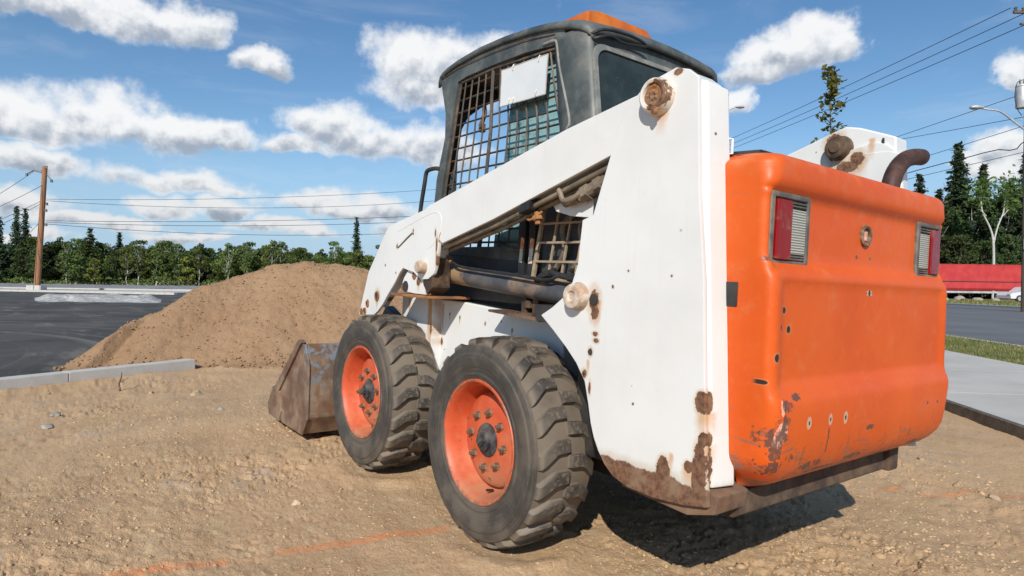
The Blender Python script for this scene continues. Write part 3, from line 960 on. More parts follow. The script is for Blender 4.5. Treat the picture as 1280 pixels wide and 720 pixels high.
b.tube(spline([(0.64, 0.54, 1.04), (0.60, 0.56, 1.075), (0.56, 0.56, 1.07), (0.53, 0.56, 1.045)], 5), 0.011, 8)
b.tube([(0.66, 0.54, 1.03), (0.63, 0.55, 1.05)], 0.018, 6)
b.build('hose_fitting', M['nut'], root)

# steel lines under the arm
b = B()
for dz, yy, r_ in ((-0.018, 0.615, 0.011), (-0.030, 0.590, 0.010)):
    b.tube([(0.50, yy, 1.128 + dz), (0.10, yy, 1.216 + dz), (-0.22, yy, 1.303 + dz), (-0.40, yy, 1.353 + dz), (-0.56, yy, 1.395 + dz)], r_, 10)
b.build('steel_line', M['pipe'], root)
b = B()
b.tube(spline([(-0.26, 0.63, 1.300), (-0.275, 0.635, 1.285), (-0.29, 0.635, 1.262), (-0.32, 0.63, 1.262), (-0.36, 0.62, 1.285)], 5), 0.009, 8)
b.build('bent_line', M['pipe'], root)
b = B()
b.tube([(-0.34, 0.60, 1.275), (-0.46, 0.60, 1.318)], 0.024, 10)
b.tube([(-0.36, 0.60, 1.283), (-0.385, 0.60, 1.292)], 0.032, 6)
b.tube([(-0.42, 0.60, 1.303), (-0.445, 0.60, 1.312)], 0.033, 6)
b.tube([(-0.26, 0.60, 1.258), (-0.33, 0.60, 1.272)], 0.017, 10)
b.build('line_coupling', M['pipe'], root, 0.002)
b = B()
b.poly([(-0.055, 1.225), (-0.115, 1.241), (-0.125, 1.275), (-0.065, 1.262)], 1, 0.575, 0.645)
b.build('line_clamp', M['hose'], root, 0.004)
b = B()
b.tube([(-0.11, 0.60, 1.235), (-0.12, 0.60, 1.19)], 0.011, 6)
b.tube([(-0.115, 0.60, 1.222), (-0.12, 0.60, 1.205)], 0.02, 6)
b.tube(spline([(-0.05, 0.60, 1.215), (-0.10, 0.62, 1.205), (-0.14, 0.60, 1.235)], 4), 0.005, 6)
b.build('clamp_bolt', M['rust_orange'], root, 0.001)

# white bracket behind the top of the opening, dusty engine-side screen below it
b = B()
b.poly([(-0.15, 1.285), (-0.19, 1.235), (-0.27, 1.215), (-0.37, 1.205), (-0.42, 1.17), (-0.56, 1.17), (-0.56, 1.38), (-0.36, 1.345)], 1, 0.565, 0.578)
b.build('inner_bracket', M['white_body'], root, 0.003)
b = B()
b.box(-0.56, -0.40, 0.580, 0.60, 1.20, 1.29)
b.build('dark_block', M['dark'], root, 0.004)

scr = B()
scr.poly([(-0.025, 1.30), (-0.04, 1.30), (0.02, 0.98), (0.035, 0.98)], 1, 0.488, 0.502)
scr.box(-0.60, 0.03, 0.488, 0.502, 0.985, 1.0)
sf = scr.build('screen_frame', M['grid_tan'], root, 0.002)
for i in range(8):
    xx = -0.115 - 0.075 * i
    b = B(); b.poly([(xx, 1.30), (xx - 0.008, 1.30), (xx + 0.047, 1.0), (xx + 0.055, 1.0)], 1, 0.490, 0.497)
    b.build('screen_bar', M['grid_tan'], sf)
for i in range(4):
    zz = 1.055 + 0.072 * i
    b = B(); b.box(-0.60, 0.02 - 0.014 * i, 0.4965, 0.503, zz, zz + 0.008)
    b.build('screen_bar', M['grid_tan'], sf)
b = B()   # dark machinery behind the screen
b.box(-0.62, 0.05, 0.10, 0.44, 0.90, 1.33)
b.build('engine_block', M['inner'], root, 0.02)
b = B()
for k in range(4):
    b.tube(spline([(-0.05 - 0.1 * k, 0.455, 1.02), (-0.12 - 0.1 * k, 0.465, 1.10), (-0.10 - 0.1 * k, 0.46, 1.2), (-0.2 - 0.1 * k, 0.455, 1.26)], 5), 0.012, 8)
b.build('engine_hose', M['pipe'], root)

# chassis between the wheels
b = B()
b.poly([(0.86, 0.60), (0.86, 0.866), (0.60, 0.866), (0.20, 0.848), (-0.02, 0.836), (-0.12, 0.80), (-0.14, 0.40), (0.86, 0.40)], 1, 0.30, 0.452)
b.build('side_frame', M['white_body'], root, 0.008, 3)
b = B()
b.poly([(1.10, 0.50), (1.10, 0.872), (0.78, 0.873), (0.78, 0.50)], 1, 0.40, 0.502)
b.build('front_post', M['white_body'], root, 0.006, 2)
b = B()
b.poly([(0.86, 0.60), (0.86, 0.866), (-0.14, 0.83), (-0.14, 0.40), (0.86, 0.40)], 1, -0.452, -0.30)
b.build('side_frame', M['white_right'], root, 0.008, 3)
b = B()
b.box(-0.62, 1.20, -0.40, 0.40, 0.30, 0.62)
b.box(-0.90, -0.60, -0.50, 0.60, 0.395, 0.62)  # hidden box added to keep sky light from under the tail
b.box(-0.84, -0.30, -0.54, 0.54, 0.40, 0.92)
b.box(1.0, 1.28, -0.5, 0.5, 0.40, 0.60)
b.build('belly_tub_and_light_block', M['dark'], root, 0.01)
for xx in (0.0, 1.0408):
    b = B()
    b.tube([(xx, -0.60, 0.385), (xx, 0.60, 0.385)], 0.075, 16)
    b.build('axle', M['dark'], root)
b = B()    # the ledge with a rusty edge under the cylinder
b.poly([(0.235, 0.846), (-0.10, 0.832), (-0.10, 0.842), (0.235, 0.856)], 1, 0.40, 0.555)
b.build('ledge_plate', M['rust'], root, 0.002)
b = B()
b.box(-0.02, 0.015, 0.46, 0.50, 0.845, 0.94)
b.box(0.055, 0.085, 0.46, 0.50, 0.845, 0.93)
b.box(-0.03, 0.10, 0.44, 0.51, 0.843, 0.856)
b.box(0.02, 0.05, 0.47, 0.51, 0.875, 0.905)
b.build('cylinder_rest', M['oily'], root, 0.004)
b = B()   # dark floor pan side seen behind the cylinder
b.poly([(0.90, 0.868), (-0.45, 0.845), (-0.45, 1.0), (0.90, 1.0)], 1, 0.36, 0.40)
b.build('floor_pan_side', M['inner'], root, 0.003)
b = B()   # inner fender over the rear wheel
b.poly([(-0.13, 0.84), (-0.30, 0.84), (-0.47, 0.66), (-0.55, 0.44), (-0.60, 0.44), (-0.60, 0.90), (-0.13, 0.90)], 1, 0.42, 0.60)
b.build('inner_fender', M['dark'], root, 0.003)

# rusty cross member and belly plate under the tail
b = B()
b.poly([(-0.935, 0.445), (-0.945, 0.385), (-0.920, 0.368), (-0.62, 0.360), (-0.62, 0.44)], 1, -0.43, 0.52)
b.build('rear_cross_member', M['rust_shaded'], root, 0.006, 2)
b = B()
b.box(-0.958, -0.90, -0.432, -0.36, 0.375, 0.47)
b.build('member_end', M['rust_shaded'], root, 0.008, 2)
b = B()
b.poly([(-0.905, 0.47), (-0.955, 0.455), (-0.945, 0.405), (-0.86, 0.378), (-0.62, 0.385), (-0.62, 0.47)], 1, 0.50, 0.639)
b.build('tower_foot', M['rust'], root, 0.008, 2)
b = B()
b.poly([(-0.85, 0.47), (-0.87, 0.455), (-0.86, 0.405), (-0.80, 0.385), (-0.62, 0.385), (-0.62, 0.47)], 1, -0.639, -0.50)
b.build('tower_foot', M['rust'], root, 0.008, 2)

# -- tail door: one pressed sheet with lip, recess, ledge, scraped bumper
prof = [(1.350, -0.80), (1.351, -0.88), (1.351, -0.93), (1.350, -0.970), (1.347, -0.990), (1.342, -1.002), (1.334, -1.009), (1.320, -1.012), (1.300, -1.013), (1.283, -1.0125), (1.271, -1.009), (1.261, -1.001), (1.252, -0.994), (1.243, -0.990), (1.232, -0.988), (1.20, -0.988), (1.16, -0.989), (1.12, -0.989), (1.09, -0.990), (1.074, -0.993), (1.062, -1.002),
        (1.044, -1.019), (1.030, -1.027), (1.012, -1.030), (0.97, -1.031), (0.90, -1.033), (0.83, -1.034), (0.77, -1.035), (0.745, -1.037), (0.728, -1.042), (0.715, -1.049), (0.700, -1.054), (0.68, -1.056), (0.64, -1.056), (0.60, -1.054), (0.56, -1.048), (0.53, -1.038), (0.505, -1.022), (0.487, -1.002), (0.474, -0.978), (0.466, -0.950), (0.463, -0.92), (0.463, -0.87)]
rows = []
for i in range(len(prof) - 1):      # finer rows
    for t in (0, 0.5):
        rows.append((prof[i][0] * (1 - t) + prof[i + 1][0] * t, prof[i][1] * (1 - t) + prof[i + 1][1] * t))
rows.append(prof[-1])
NY = 96
vs = []
for ri, (z, xb) in enumerate(rows):
    # half width shrinks where the sheet rounds over at the top and the bottom
    hw = 0.568
    top_t = max(0.0, (-0.88 - xb)) if z > 1.30 else 1
    if z > 1.325: hw -= 0.030 * sstep(1.325, 1.352, z)
    if z < 0.56: hw -= 0.060 * sstep(0.56, 0.463, z) ** 1.2
    hw = float(hw)
    rc = 0.020 + 0.025 * float(sstep(1.25, 1.31, z)) + 0.030 * float(sstep(0.75, 0.60, z))
    xs = lean(z) - 0.004 + 0.0
    if xb > xs - 0.012: xs = xb + 0.012
    rc = min(rc, abs(xb - xs) * 0.9)
    line = []
    side_pts = []
    ls = abs(xb - xs) - rc
    for k in range(5): side_pts.append((xs + (xb + rc - xs) * k / 5.0, hw))
    for k in range(9):
        a = PI / 2 * k / 8
        side_pts.append((xb + rc - rc * math.sin(a), hw - rc + rc * math.cos(a)))
    flat = hw - rc
    for p in side_pts: line.append((p[0], p[1]))
    nf = NY - 2 * len(side_pts)
    for k in range(1, nf + 1):
        line.append((xb, flat - 2 * flat * k / (nf + 1)))
    for p in side_pts[::-1]: line.append((p[0], -p[1]))
    for (px_, py_) in line:
        xx = px_
        ay = abs(py_)
        # column beside the lamps stands proud; the panel between the columns is slightly sunk
        colm = float(sstep(0.545, 0.560, ay)) * float(sstep(1.045, 1.065, z)) * float(sstep(1.262, 1.245, z))
        if xx < -0.95: xx -= 0.012 * colm
        sunk = float(sstep(0.540, 0.515, ay)) * float(sstep(0.735, 0.755, z)) * float(sstep(1.03, 1.012, z))
        xx += 0.008 * sunk
        # shallow dents
        xx += 0.004 * math.exp(-((py_ - 0.1) ** 2 + (z - 0.86) ** 2) / 0.02) - 0.003 * math.exp(-((py_ + 0.25) ** 2 + (z - 0.60) ** 2) / 0.01)
        vs.append((xx, py_, z))
me = mesh_np('tail_door', np.array(vs), grid_faces(len(rows), NY))
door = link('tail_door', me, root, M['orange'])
sol = door.modifiers.new('thickness', 'SOLIDIFY'); sol.thickness = 0.006; sol.offset = 1.0
b = B()
b.poly([(lean(0.93) + 0.002, 0.93), (lean(0.93) - 0.012, 0.93), (lean(0.50) - 0.012, 0.50), (lean(0.50) + 0.002, 0.50)], 1, 0.562, 0.5745)
b.build('door_gap', M['dark'], door)
# latch slot on the left edge of the door
b = B(); b.box(-0.935, -0.897, 0.566, 0.5765, 0.945, 1.012); b.box(-0.897, -0.88, 0.562, 0.5755, 0.93, 1.0)
b.build('latch_slot', M['dark'], door, 0.004)


def make_lamp(side):
    yo, yi, z0, z1 = 0.5545, 0.3590, 1.056, 1.2525
    X = -0.993
    b = B()
    # frame as a raised ring: outer bevelled border around a sunk bed
    def rect(a, c, d, e): return [(a, d), (c, d), (c, e), (a, e)]
    ys = sorted((side * yo, side * yi))
    outer = rect(ys[0], ys[1], z0, z1)
    inner = rect(ys[0] + 0.018, ys[1] - 0.018, z0 + 0.018, z1 - 0.016)
    lv = [[b.bm.verts.new((x_, p[0] + (0.004 if i == 1 else 0) * 0, p[1])) for p in ring_] for i, (x_, ring_) in enumerate(((X + 0.01, outer), (X - 0.012, outer), (X - 0.014, inner), (X - 0.004, inner)))]
    for a, c in zip(lv, lv[1:]):
        for k in range(4): b.bm.faces.new((a[k], a[(k + 1) % 4], c[(k + 1) % 4], c[k]))
    b.bm.faces.new(lv[-1])
    fr = b.build('tail_lamp_frame', M['lampframe'], door, 0.006, 3)
    if side > 0: fr['label'] = 'left tail lamp frame'
    else: fr['label'] = 'right tail lamp frame'
    b = B()
    a0, a1 = sorted((side * 0.534, side * 0.462))
    b.box(X - 0.020, X - 0.003, a0, a1, z0 + 0.020, z1 - 0.020)
    b.build('red_lens', M['red_lens'], fr, 0.005, 3)
    b = B()
    a0, a1 = sorted((side * 0.459, side * 0.380))
    b.box(X - 0.013, X - 0.003, a0, a1, z0 + 0.036, z1 - 0.040)
    b.build('clear_lens', M['clear_lens'], fr, 0.004, 2)
    for zz in (z0 + 0.021, z0 + 0.028, z1 - 0.034, z1 - 0.026):
        b = B()
        b.box(X - 0.013, X - 0.003, a0, a1, zz, zz + 0.0045)
        b.build('louvre', M['lampframe'], fr, 0.001)
    return fr


make_lamp(1)
make_lamp(-1)
b = B()
b.lathe([(0.021, 0.0), (0.034, 0.0), (0.034, -0.012), (0.030, -0.015), (0.024, -0.013), (0.0215, -0.006), (0.021, 0.010)], (-0.990, 0.012, 1.174), 0, 32)
b.build('key_ring', M['nut'], door)
b = B(); b.lathe([(0, -0.0025), (0.022, -0.0025), (0.022, 0), (0, 0)], (-0.990, 0.012, 1.174), 0, 24)
b.box(-1.0, -0.992, 0.004, 0.012, 1.160, 1.188)
b.build('key_barrel', M['pin'], door)
for yy in (0.058, -0.032):
    b = B(); b.lathe([(0, -0.006), (0.006, -0.006), (0.009, -0.002), (0.009, 0.001)], (-0.990, yy, 1.106), 0, 14)
    b.build('door_bolt', M['rust'], door)

# hood slab and exhaust
b = B()
b.poly([(-0.945, 1.350), (-0.955, 1.365), (-0.30, 1.400), (-0.30, 1.350)], 1, -0.545, 0.535)
b.build('engine_hood', M['dark'], root, 0.006, 2)
b = B()
b.tube(spline([(-0.885, -0.40, 1.33), (-0.885, -0.415, 1.40), (-0.886, -0.45, 1.455), (-0.888, -0.51, 1.498), (-0.890, -0.585, 1.520), (-0.891, -0.645, 1.528)], 7), 0.031, 24, cap=False)
ex = b.build('exhaust_pipe', M['exhaust'], root)
md = ex.modifiers.new('thickness', 'SOLIDIFY'); md.thickness = 0.004; md.offset = -1
b = B(); b.tube([(-0.891, -0.59, 1.520), (-0.891, -0.592, 1.520)], 0.027, 20)
b.build('pipe_bore', M['hose'], ex)

# right tower: what shows over the hood, with its oily pivot cap on the inner face
b = B()
b.poly([(-0.30, 1.36), (-0.30, 1.545), (-0.36, 1.572), (-0.48, 1.612), (-0.60, 1.655), (-0.645, 1.668), (-0.70, 1.655), (-0.80, 1.615), (-0.835, 1.60), (-0.85, 1.36)], 1, -0.655, -0.555)
b.build('right_tower_head', M['white_right'], root, 0.008, 3)
b = B()
b.lathe([(0.0, 0.052), (0.020, 0.052), (0.024, 0.046), (0.040, 0.044), (0.046, 0.036), (0.048, 0.004), (0.055, 0.0)], (-0.625, -0.5545, 1.578), 1, 32)
b.build('right_pivot_cap', M['oily'], root)
b = B(); b.poly([(-0.790, 1.48), (-0.798, 1.48), (-0.794, 1.60), (-0.788, 1.60)], 1, -0.556, -0.548)
b.build('slot', M['dark'], root)

# ------------------------------------------------------------------ wheels
WR = 0.385


def make_wheel(cx, cy, side, rot=0.0):
    # rim carries the tyre, hub and nuts
    b = B()
    # profile from the tyre bead over the flange and down the barrel to the disc; h points outward
    pr = [(0.190, -0.10), (0.196, 0.02), (0.205, 0.095), (0.217, 0.108), (0.226, 0.116), (0.229, 0.122), (0.226, 0.126), (0.219, 0.125), (0.211, 0.116), (0.206, 0.100), (0.199, 0.072), (0.190, 0.040), (0.183, 0.026), (0.1765, 0.022),
          (0.1755, 0.044), (0.172, 0.051), (0.163, 0.057), (0.150, 0.063), (0.135, 0.067), (0.115, 0.070), (0.075, 0.070), (0.066, 0.072), (0.052, 0.072), (0.0, 0.072)]
    b.lathe([(r, side * h) for r, h in pr], (0, 0, 0), 1, 72)
    rim = b.build('wheel', M['rim'], root)
    rim.location = (cx, cy, WR)
    rim.rotation_euler = (0, rot, 0)
    # tyre
    NS, n = 0, 132
    tp = [(0.221, 0.105), (0.226, 0.118), (0.236, 0.124), (0.247, 0.1285), (0.252, 0.1245), (0.262, 0.126), (0.268, 0.1290), (0.271, 0.1275), (0.274, 0.1305), (0.290, 0.1330), (0.305, 0.1350), (0.320, 0.1355), (0.324, 0.1300), (0.331, 0.1295), (0.342, 0.1295), (0.350, 0.1270), (0.3535, 0.1215), (0.3525, 0.1150), (0.357, 0.100), (0.362, 0.070), (0.365, 0.035), (0.366, 0.0)]
    tp = tp + [(r, -h) for r, h in tp[-2::-1]]
    b = B()
    b.lathe([(r, side * h) for r, h in tp], (0, 0, 0), 1, n)
    # tread lugs: 22 on each side, staggered, each a bent bar running from the shoulder to the middle
    NL = 22
    def lug(phi, sg):
        # stations: axial position, slip along the circumference, half width, top radius, base radius
        st = [(0.121, 0.044, 0.0270, 0.3560, 0.346), (0.114, 0.039, 0.0275, 0.3725, 0.350), (0.100, 0.028, 0.0265, 0.3790, 0.353), (0.080, 0.013, 0.0250, 0.3825, 0.357), (0.060, -0.001, 0.0240, 0.3845, 0.360), (0.050, -0.004, 0.0235, 0.3850, 0.362), (0.010, -0.005, 0.0235, 0.3855, 0.364), (-0.002, -0.005, 0.0220, 0.3845, 0.364)]
        jit = random.uniform(-0.0015, 0.0015)
        top, base = [], []
        for (a, s_, hw_, rt, rb) in st:
            row_t, row_b = [], []
            for e in (-1, 1):
                for (rr_, hh_, lst_) in ((rt, hw_ * 0.88, row_t), (rb, hw_ * 1.12, row_b)):
                    ang_ = phi + (s_ + e * hh_ + jit) / WR
                    lst_.append(b.bm.verts.new((rr_ * math.cos(ang_), side * sg * (a - (0.004 if rr_ == rt and a < 0.01 else 0) * -1), rr_ * math.sin(ang_))))
            top.append(row_t); base.append(row_b)
        for i in range(len(st) - 1):
            b.bm.faces.new((top[i][0], top[i][1], top[i + 1][1], top[i + 1][0]))
            b.bm.faces.new((base[i][0], top[i][0], top[i + 1][0], base[i + 1][0]))
            b.bm.faces.new((top[i][1], base[i][1], base[i + 1][1], top[i + 1][1]))
        b.bm.faces.new((base[0][0], base[0][1], top[0][1], top[0][0]))
        b.bm.faces.new((base[-1][1], base[-1][0], top[-1][0], top[-1][1]))
    for k in range(NL):
        lug(2 * PI * k / NL, 1)
        lug(2 * PI * (k + 0.5) / NL, -1)
    ty = b.build('tyre', M['tyre'], rim, 0.0028, 1, 30)
    # hub cap and centre bolt
    b = B()
    sgn = side
    b.lathe([(0.064, sgn * 0.070), (0.062, sgn * 0.076), (0.048, sgn * 0.080), (0.040, sgn * 0.084), (0.038, sgn * 0.096), (0.030, sgn * 0.100), (0.0, sgn * 0.100)], (0, 0, 0), 1, 28)
    b.lathe([(0.020, sgn * 0.099), (0.020, sgn * 0.108), (0.012, sgn * 0.110), (0.010, sgn * 0.118), (0, sgn * 0.118)], (0, 0, 0), 1, 8)
    b.build('hub', M['hub'], rim)
    nut0 = None
    for k in range(8):
        a = 2 * PI * (k + 0.3) / 8
        if nut0 is None:
            b = B()
            b.lathe([(0.0155, 0.0), (0.0155, sgn * 0.004), (0.0125, sgn * 0.005), (0.0125, sgn * 0.017), (0.009, sgn * 0.019), (0.007, sgn * 0.019), (0.006, sgn * 0.026), (0, sgn * 0.026)], (0, 0, 0), 1, 6)
            nut0 = b.build('lug_nut', M['nut'], rim)
            me_ = nut0.data
            o_ = nut0
        else:
            o_ = link('lug_nut', me_, rim)
        o_.location = (0.104 * math.cos(a), sgn * 0.0705, 0.104 * math.sin(a))
        o_.rotation_euler = (0, random.random() * 2, 0)
    # valve stem
    b = B(); b.tube([(0.0, sgn * 0.055, -0.185), (0.0, sgn * 0.085, -0.180)], 0.0045, 8)
    b.build('valve_stem', M['hose'], rim)
    return rim


make_wheel(0.0, 0.622, 1, 0.15)
make_wheel(1.0408, 0.622, 1, 0.42)
make_wheel(0.0, -0.622, -1, 0.3)
make_wheel(1.0408, -0.622, -1, 0.9)

# ------------------------------------------------------------------ cab
CW = 0.42
# side panel profile (x, z): front edge bulges at the top and the foot, roof falls towards the rear
side_prof = [(0.956, 1.985), (0.905, 1.90), (0.878, 1.79), (0.880, 1.686), (0.905, 1.58), (0.936, 1.502), (0.975, 1.345), (0.985, 1.10), (0.99, 0.88),
             (-0.13, 0.88), (-0.13, 1.34), (-0.03, 1.56), (-0.02, 1.62), (0.0, 1.80), (0.035, 1.96)]


def ring_panel(outer, inner, ax, lo, hi):
    """flat panel with an opening; outer and inner have the same number of points"""
    b = B()
    n = len(outer)
    def P(p, q): return (p[0], q, p[1]) if ax == 1 else (q, p[0], p[1])
    L = [[b.bm.verts.new(P(p, q)) for p in r_] for (r_, q) in ((outer, lo), (inner, lo), (inner, hi), (outer, hi))]
    for a, c in zip(L, L[1:] + L[:1]):
        for k in range(n): b.bm.faces.new((a[k], a[(k + 1) % n], c[(k + 1) % n], c[k]))
    return b


G_top0, G_top1 = (0.781, 1.934), (0.044, 1.930)      # opening corners
G_bot0, G_bot1 = (0.925, 1.125), (-0.03, 1.125)
fe = [(0.781, 1.934), (0.812, 1.79), (0.835, 1.66), (0.880, 1.45), (0.925, 1.125)]
re_ = [(0.075, 1.125), (0.060, 1.40), (-0.045, 1.56), (-0.056, 1.617), (0.0, 1.78), (0.044, 1.927)]
inner = fe + re_ + [(0.25, 1.945), (0.50, 1.948), (0.70, 1.945)]
outer = [(0.950, 1.988), (0.885, 1.80), (0.880, 1.68), (0.945, 1.47), (0.985, 1.10)] + [(-0.02, 1.05), (-0.03, 1.35), (-0.10, 1.50), (-0.11, 1.62), (-0.04, 1.82), (0.00, 1.985)] + [(0.25, 2.018), (0.50, 2.028), (0.78, 2.018)]
for side in (1, -1):
    b = ring_panel(outer, inner, 1, side * 0.385, side * CW)
    pan = b.build('cab_side', M['cab'], root, 0.004, 2)
    b = B()
    b.poly([(0.985, 1.10), (0.99, 0.88), (-0.13, 0.88), (-0.13, 1.10), (-0.02, 1.052), (0.075, 1.123), (0.925, 1.123)], 1, side * 0.386, side * 0.416)
    b.build('cab_lower_side', M['inner'], root, 0.004)
    # guard grille
    def lerp(poly, z):
        for (a, c) in zip(poly, poly[1:]):
            if min(a[1], c[1]) <= z <= max(a[1], c[1]):
                t = (z - a[1]) / (c[1] - a[1] + 1e-9)
                return a[0] + (c[0] - a[0]) * t
        return poly[-1][0] if z < poly[-1][1] else poly[0][0]
    rr2 = re_[::-1]
    gf = B()
    f2 = [(p[0] - 0.012, p[1] - (0.006 if i == 0 else 0)) for i, p in enumerate(fe)]
    gf.tube([(p[0], side * 0.404, p[1]) for p in f2], 0.008, 6)
    gf.tube([(p[0] + 0.014, side * 0.404, p[1]) for p in rr2], 0.009, 6)
    gf.tube([(0.775, side * 0.404, 1.930), (0.5, side * 0.404, 1.937), (0.06, side * 0.404, 1.920)], 0.008, 6)
    gframe = gf.build('guard_grille', M['grid'], pan)
    NC = 13
    for k in range(1, NC):
        f = k / NC
        pts = []
        for z in (1.936, 1.80, 1.66, 1.50, 1.30, 1.125):
            xa, xb_ = lerp(fe, z), lerp(rr2, z)
            if z < 1.6: xb_ = -0.056 + (0.0)          # bars keep their fan below the notch
            xk = 0.0
            xa0 = xa; xk = xa0 + (xb_ - xa0) * f
            pts.append((xk, z))
        lowx = lerp(rr2, 1.4)
        path = [(p[0], side * 0.404, p[1]) for p in pts if not (p[1] < 1.55 and p[0] < lowx + 0.01)]
        if len(path) < 2: continue
        b = B()
        b.tube(path, 0.0048 if k not in (5,) else 0.010, 4)
        b.build('grille_bar', M['grid'], gframe)
    for r_ in range(14):
        z = 1.925 - 0.0585 * r_ - 0.02
        if z < 1.13: break
        xa, xb_ = lerp(fe, z), lerp(rr2, z)
        b = B()
        b.tube([(xa, side * 0.398, z), ((xa + xb_) / 2, side * 0.398, z + 0.002), (xb_, side * 0.398, z)], 0.0048, 4)
        b.build('grille_bar', M['grid'], gframe)
    # window panes behind the grille: the rear pane is shut, the front one slid open
    b = B()
    b.poly([(0.385, 1.945), (0.395, 1.80), (0.48, 1.125), (0.075, 1.125), (0.03, 1.5), (-0.04, 1.60), (0.03, 1.93)], 1, side * 0.366, side * 0.370)
    b.build('side_window', M['teal_glass'], pan)
    # pale edge trim down the rear of the opening
    b = B()
    b.tube(spline([(0.12, side * 0.422, 1.947), (0.055, side * 0.424, 1.943), (0.033, side * 0.424, 1.925), (0.010, side * 0.424, 1.83), (-0.062, side * 0.424, 1.620), (-0.052, side * 0.424, 1.575)], 6), 0.0065, 8)
    b.build('window_trim', M['cab_trim'], pan)
# thin drip seam along the roof edge
b = B()
b.tube([(0.93, 0.424, 1.982), (0.78, 0.426, 2.002), (0.50, 0.426, 2.006), (0.25, 0.426, 1.998), (0.05, 0.422, 1.970)], 0.0022, 6)
b.build('roof_seam', M['rust'], root)

# roof: crowned sheet with rounded edges
roof_line = [(0.946, 1.966), (0.944, 1.990), (0.928, 2.006), (0.88, 2.019), (0.78, 2.034), (0.60, 2.047), (0.40, 2.045), (0.20, 2.030), (0.10, 2.017), (0.04, 2.006), (-0.01, 1.994), (-0.045, 1.984), (-0.075, 1.974), (-0.098, 1.964), (-0.112, 1.955), (-0.122, 1.942), (-0.126, 1.925)]
vs = []
NYr = 41
for i, (x_, z_) in enumerate(roof_line):
    hw = CW - 0.003
    if x_ < -0.06: hw = CW - 0.003 - 0.035 + 0.035 * math.sqrt(max(0.0, 1 - min(1.0, (-0.06 - x_) / 0.068) ** 2))
    hw_right = hw - 0.02 * float(sstep(0.0, -0.12, x_))
    r_c = 0.024
    for k in range(NYr):
        # across: down the left edge, over, down the right edge
        t = -1 + 2 * k / (NYr - 1)
        s_ = t * (hw + 0.014)
        a = abs(s_)
        if a > hw - r_c + 0.0:
            q = min(1.0, (a - (hw - r_c)) / (r_c + 0.014)) * PI / 2
            yy = (hw - r_c) + r_c * math.sin(q); dz = -r_c * (1 - math.cos(q))
        else:
            yy = a; dz = 0.0
        if s_ > 0: yy = yy * hw / hw
        else: yy = yy * hw_right / hw
        crown = (0.010 + 0.022 * float(sstep(0.1, -0.16, x_))) * (1 - (yy / hw) ** 2)
        vs.append((x_, math.copysign(yy, s_), z_ + dz + crown))
me = mesh_np('cab_roof', np.array(vs), grid_faces(len(roof_line), NYr))
rf = link('cab_roof', me, root, M['cab'])
sm = rf.modifiers.new('thickness', 'SOLIDIFY'); sm.thickness = 0.02; sm.offset = -1 if True else 1

# rounded rear corner posts and rear wall with window
for side in (1, -1):
    vs = []
    lv = [(1.955, 0.0, 0.0), (1.93, 0.004, -0.01), (1.85, 0.0, -0.018), (1.75, -0.006, -0.024), (1.62, -0.014, -0.03), (1.45, -0.02, -0.036), (1.34, -0.02, -0.036)]
    for (z, dx, dd) in lv:
        # plan curve from the side panel round to the rear face
        xside = 0.005 + (1.985 - z) * -0.16
        pts = [(xside + 0.05, CW), (xside, CW), (xside - 0.02, CW - 0.001), (xside - 0.04, CW - 0.002), (xside - 0.055, CW - 0.003)]
        for k in range(11):
            a = PI / 2 * k / 10
            pts.append((xside - 0.065 - 0.060 * math.sin(a), CW - 0.035 + 0.031 * math.cos(a)))
        for p in pts: vs.append((p[0], side * p[1], z))
    me = mesh_np('rear_post', np.array(vs), grid_faces(len(lv), 16))
    po = link('rear_post', me, root, M['cab'])
    mm = po.modifiers.new('thickness', 'SOLIDIFY'); mm.thickness = 0.012; mm.offset = 0


def rear_x(z): return 0.005 + (1.985 - z) * -0.16 - 0.125


# rear wall as a ring round the window
def rpt(y, z, off=0.0): return (rear_x(z) + off, y, z)


win = []
for (cy_, cz_, a0) in ((0.322, 1.825, 0), (-0.322, 1.825, 90), (-0.322, 1.50, 180), (0.322, 1.50, 270)):
    r_ = 0.055
    for k in range(6):
        a = rad(a0 + 90 * k / 5)
        win.append((cy_ + r_ * math.cos(a), cz_ + r_ * math.sin(a)))
outw = []
for (y, z) in win:
    outw.append((math.copysign(0.44, y) if abs(y) > 0.28 else y, 1.99 if z > 1.80 else (1.34 if z < 1.52 else z)))
# simple way: stretch each point outward to the wall's rectangle
outw = []
for (y, z) in win:
    s_ = min(0.42 / max(abs(y), 1e-6), (1.975 - 1.665) / max(abs(z - 1.665), 1e-6) if z > 1.665 else (1.665 - 1.36) / max(abs(z - 1.665), 1e-6))
    outw.append((y * s_ * (0.66 if abs(y * s_) > 0.27 else 1), 1.665 + (z - 1.665) * s_))
b = B()
n = len(win)
Lr = [[b.bm.verts.new(rpt(p[0], p[1], off)) for p in r_] for (r_, off) in ((win, 0.002), (win, -0.012), ([(q[0] * 1.06, 1.665 + (q[1] - 1.665) * 1.09) for q in win], -0.012), ([(q[0] * 1.06, 1.665 + (q[1] - 1.665) * 1.09) for q in win], 0.004))]
for a, c in zip(Lr, Lr[1:] + Lr[:1]):
    for k in range(n): b.bm.faces.new((a[k], a[(k + 1) % n], c[(k + 1) % n], c[k]))
b.build('rear_window_seal', M['cab_trim'], root, 0.003)
b = B()
f_ = [b.bm.verts.new(rpt(p[0] * 1.01, 1.665 + (p[1] - 1.665) * 1.01, -0.004)) for p in win]
b.bm.faces.new(f_)
f2_ = [b.bm.verts.new(rpt(p[0] * 1.01, 1.665 + (p[1] - 1.665) * 1.01, 0.0)) for p in win]
b.bm.faces.new(f2_[::-1])
b.build('rear_window', M['dark_glass'], root)
b = B()
top_z, bot_z = 1.945, 1.34
wo = [(q[0] * 1.055, 1.665 + (q[1] - 1.665) * 1.08) for q in win]
ou = []
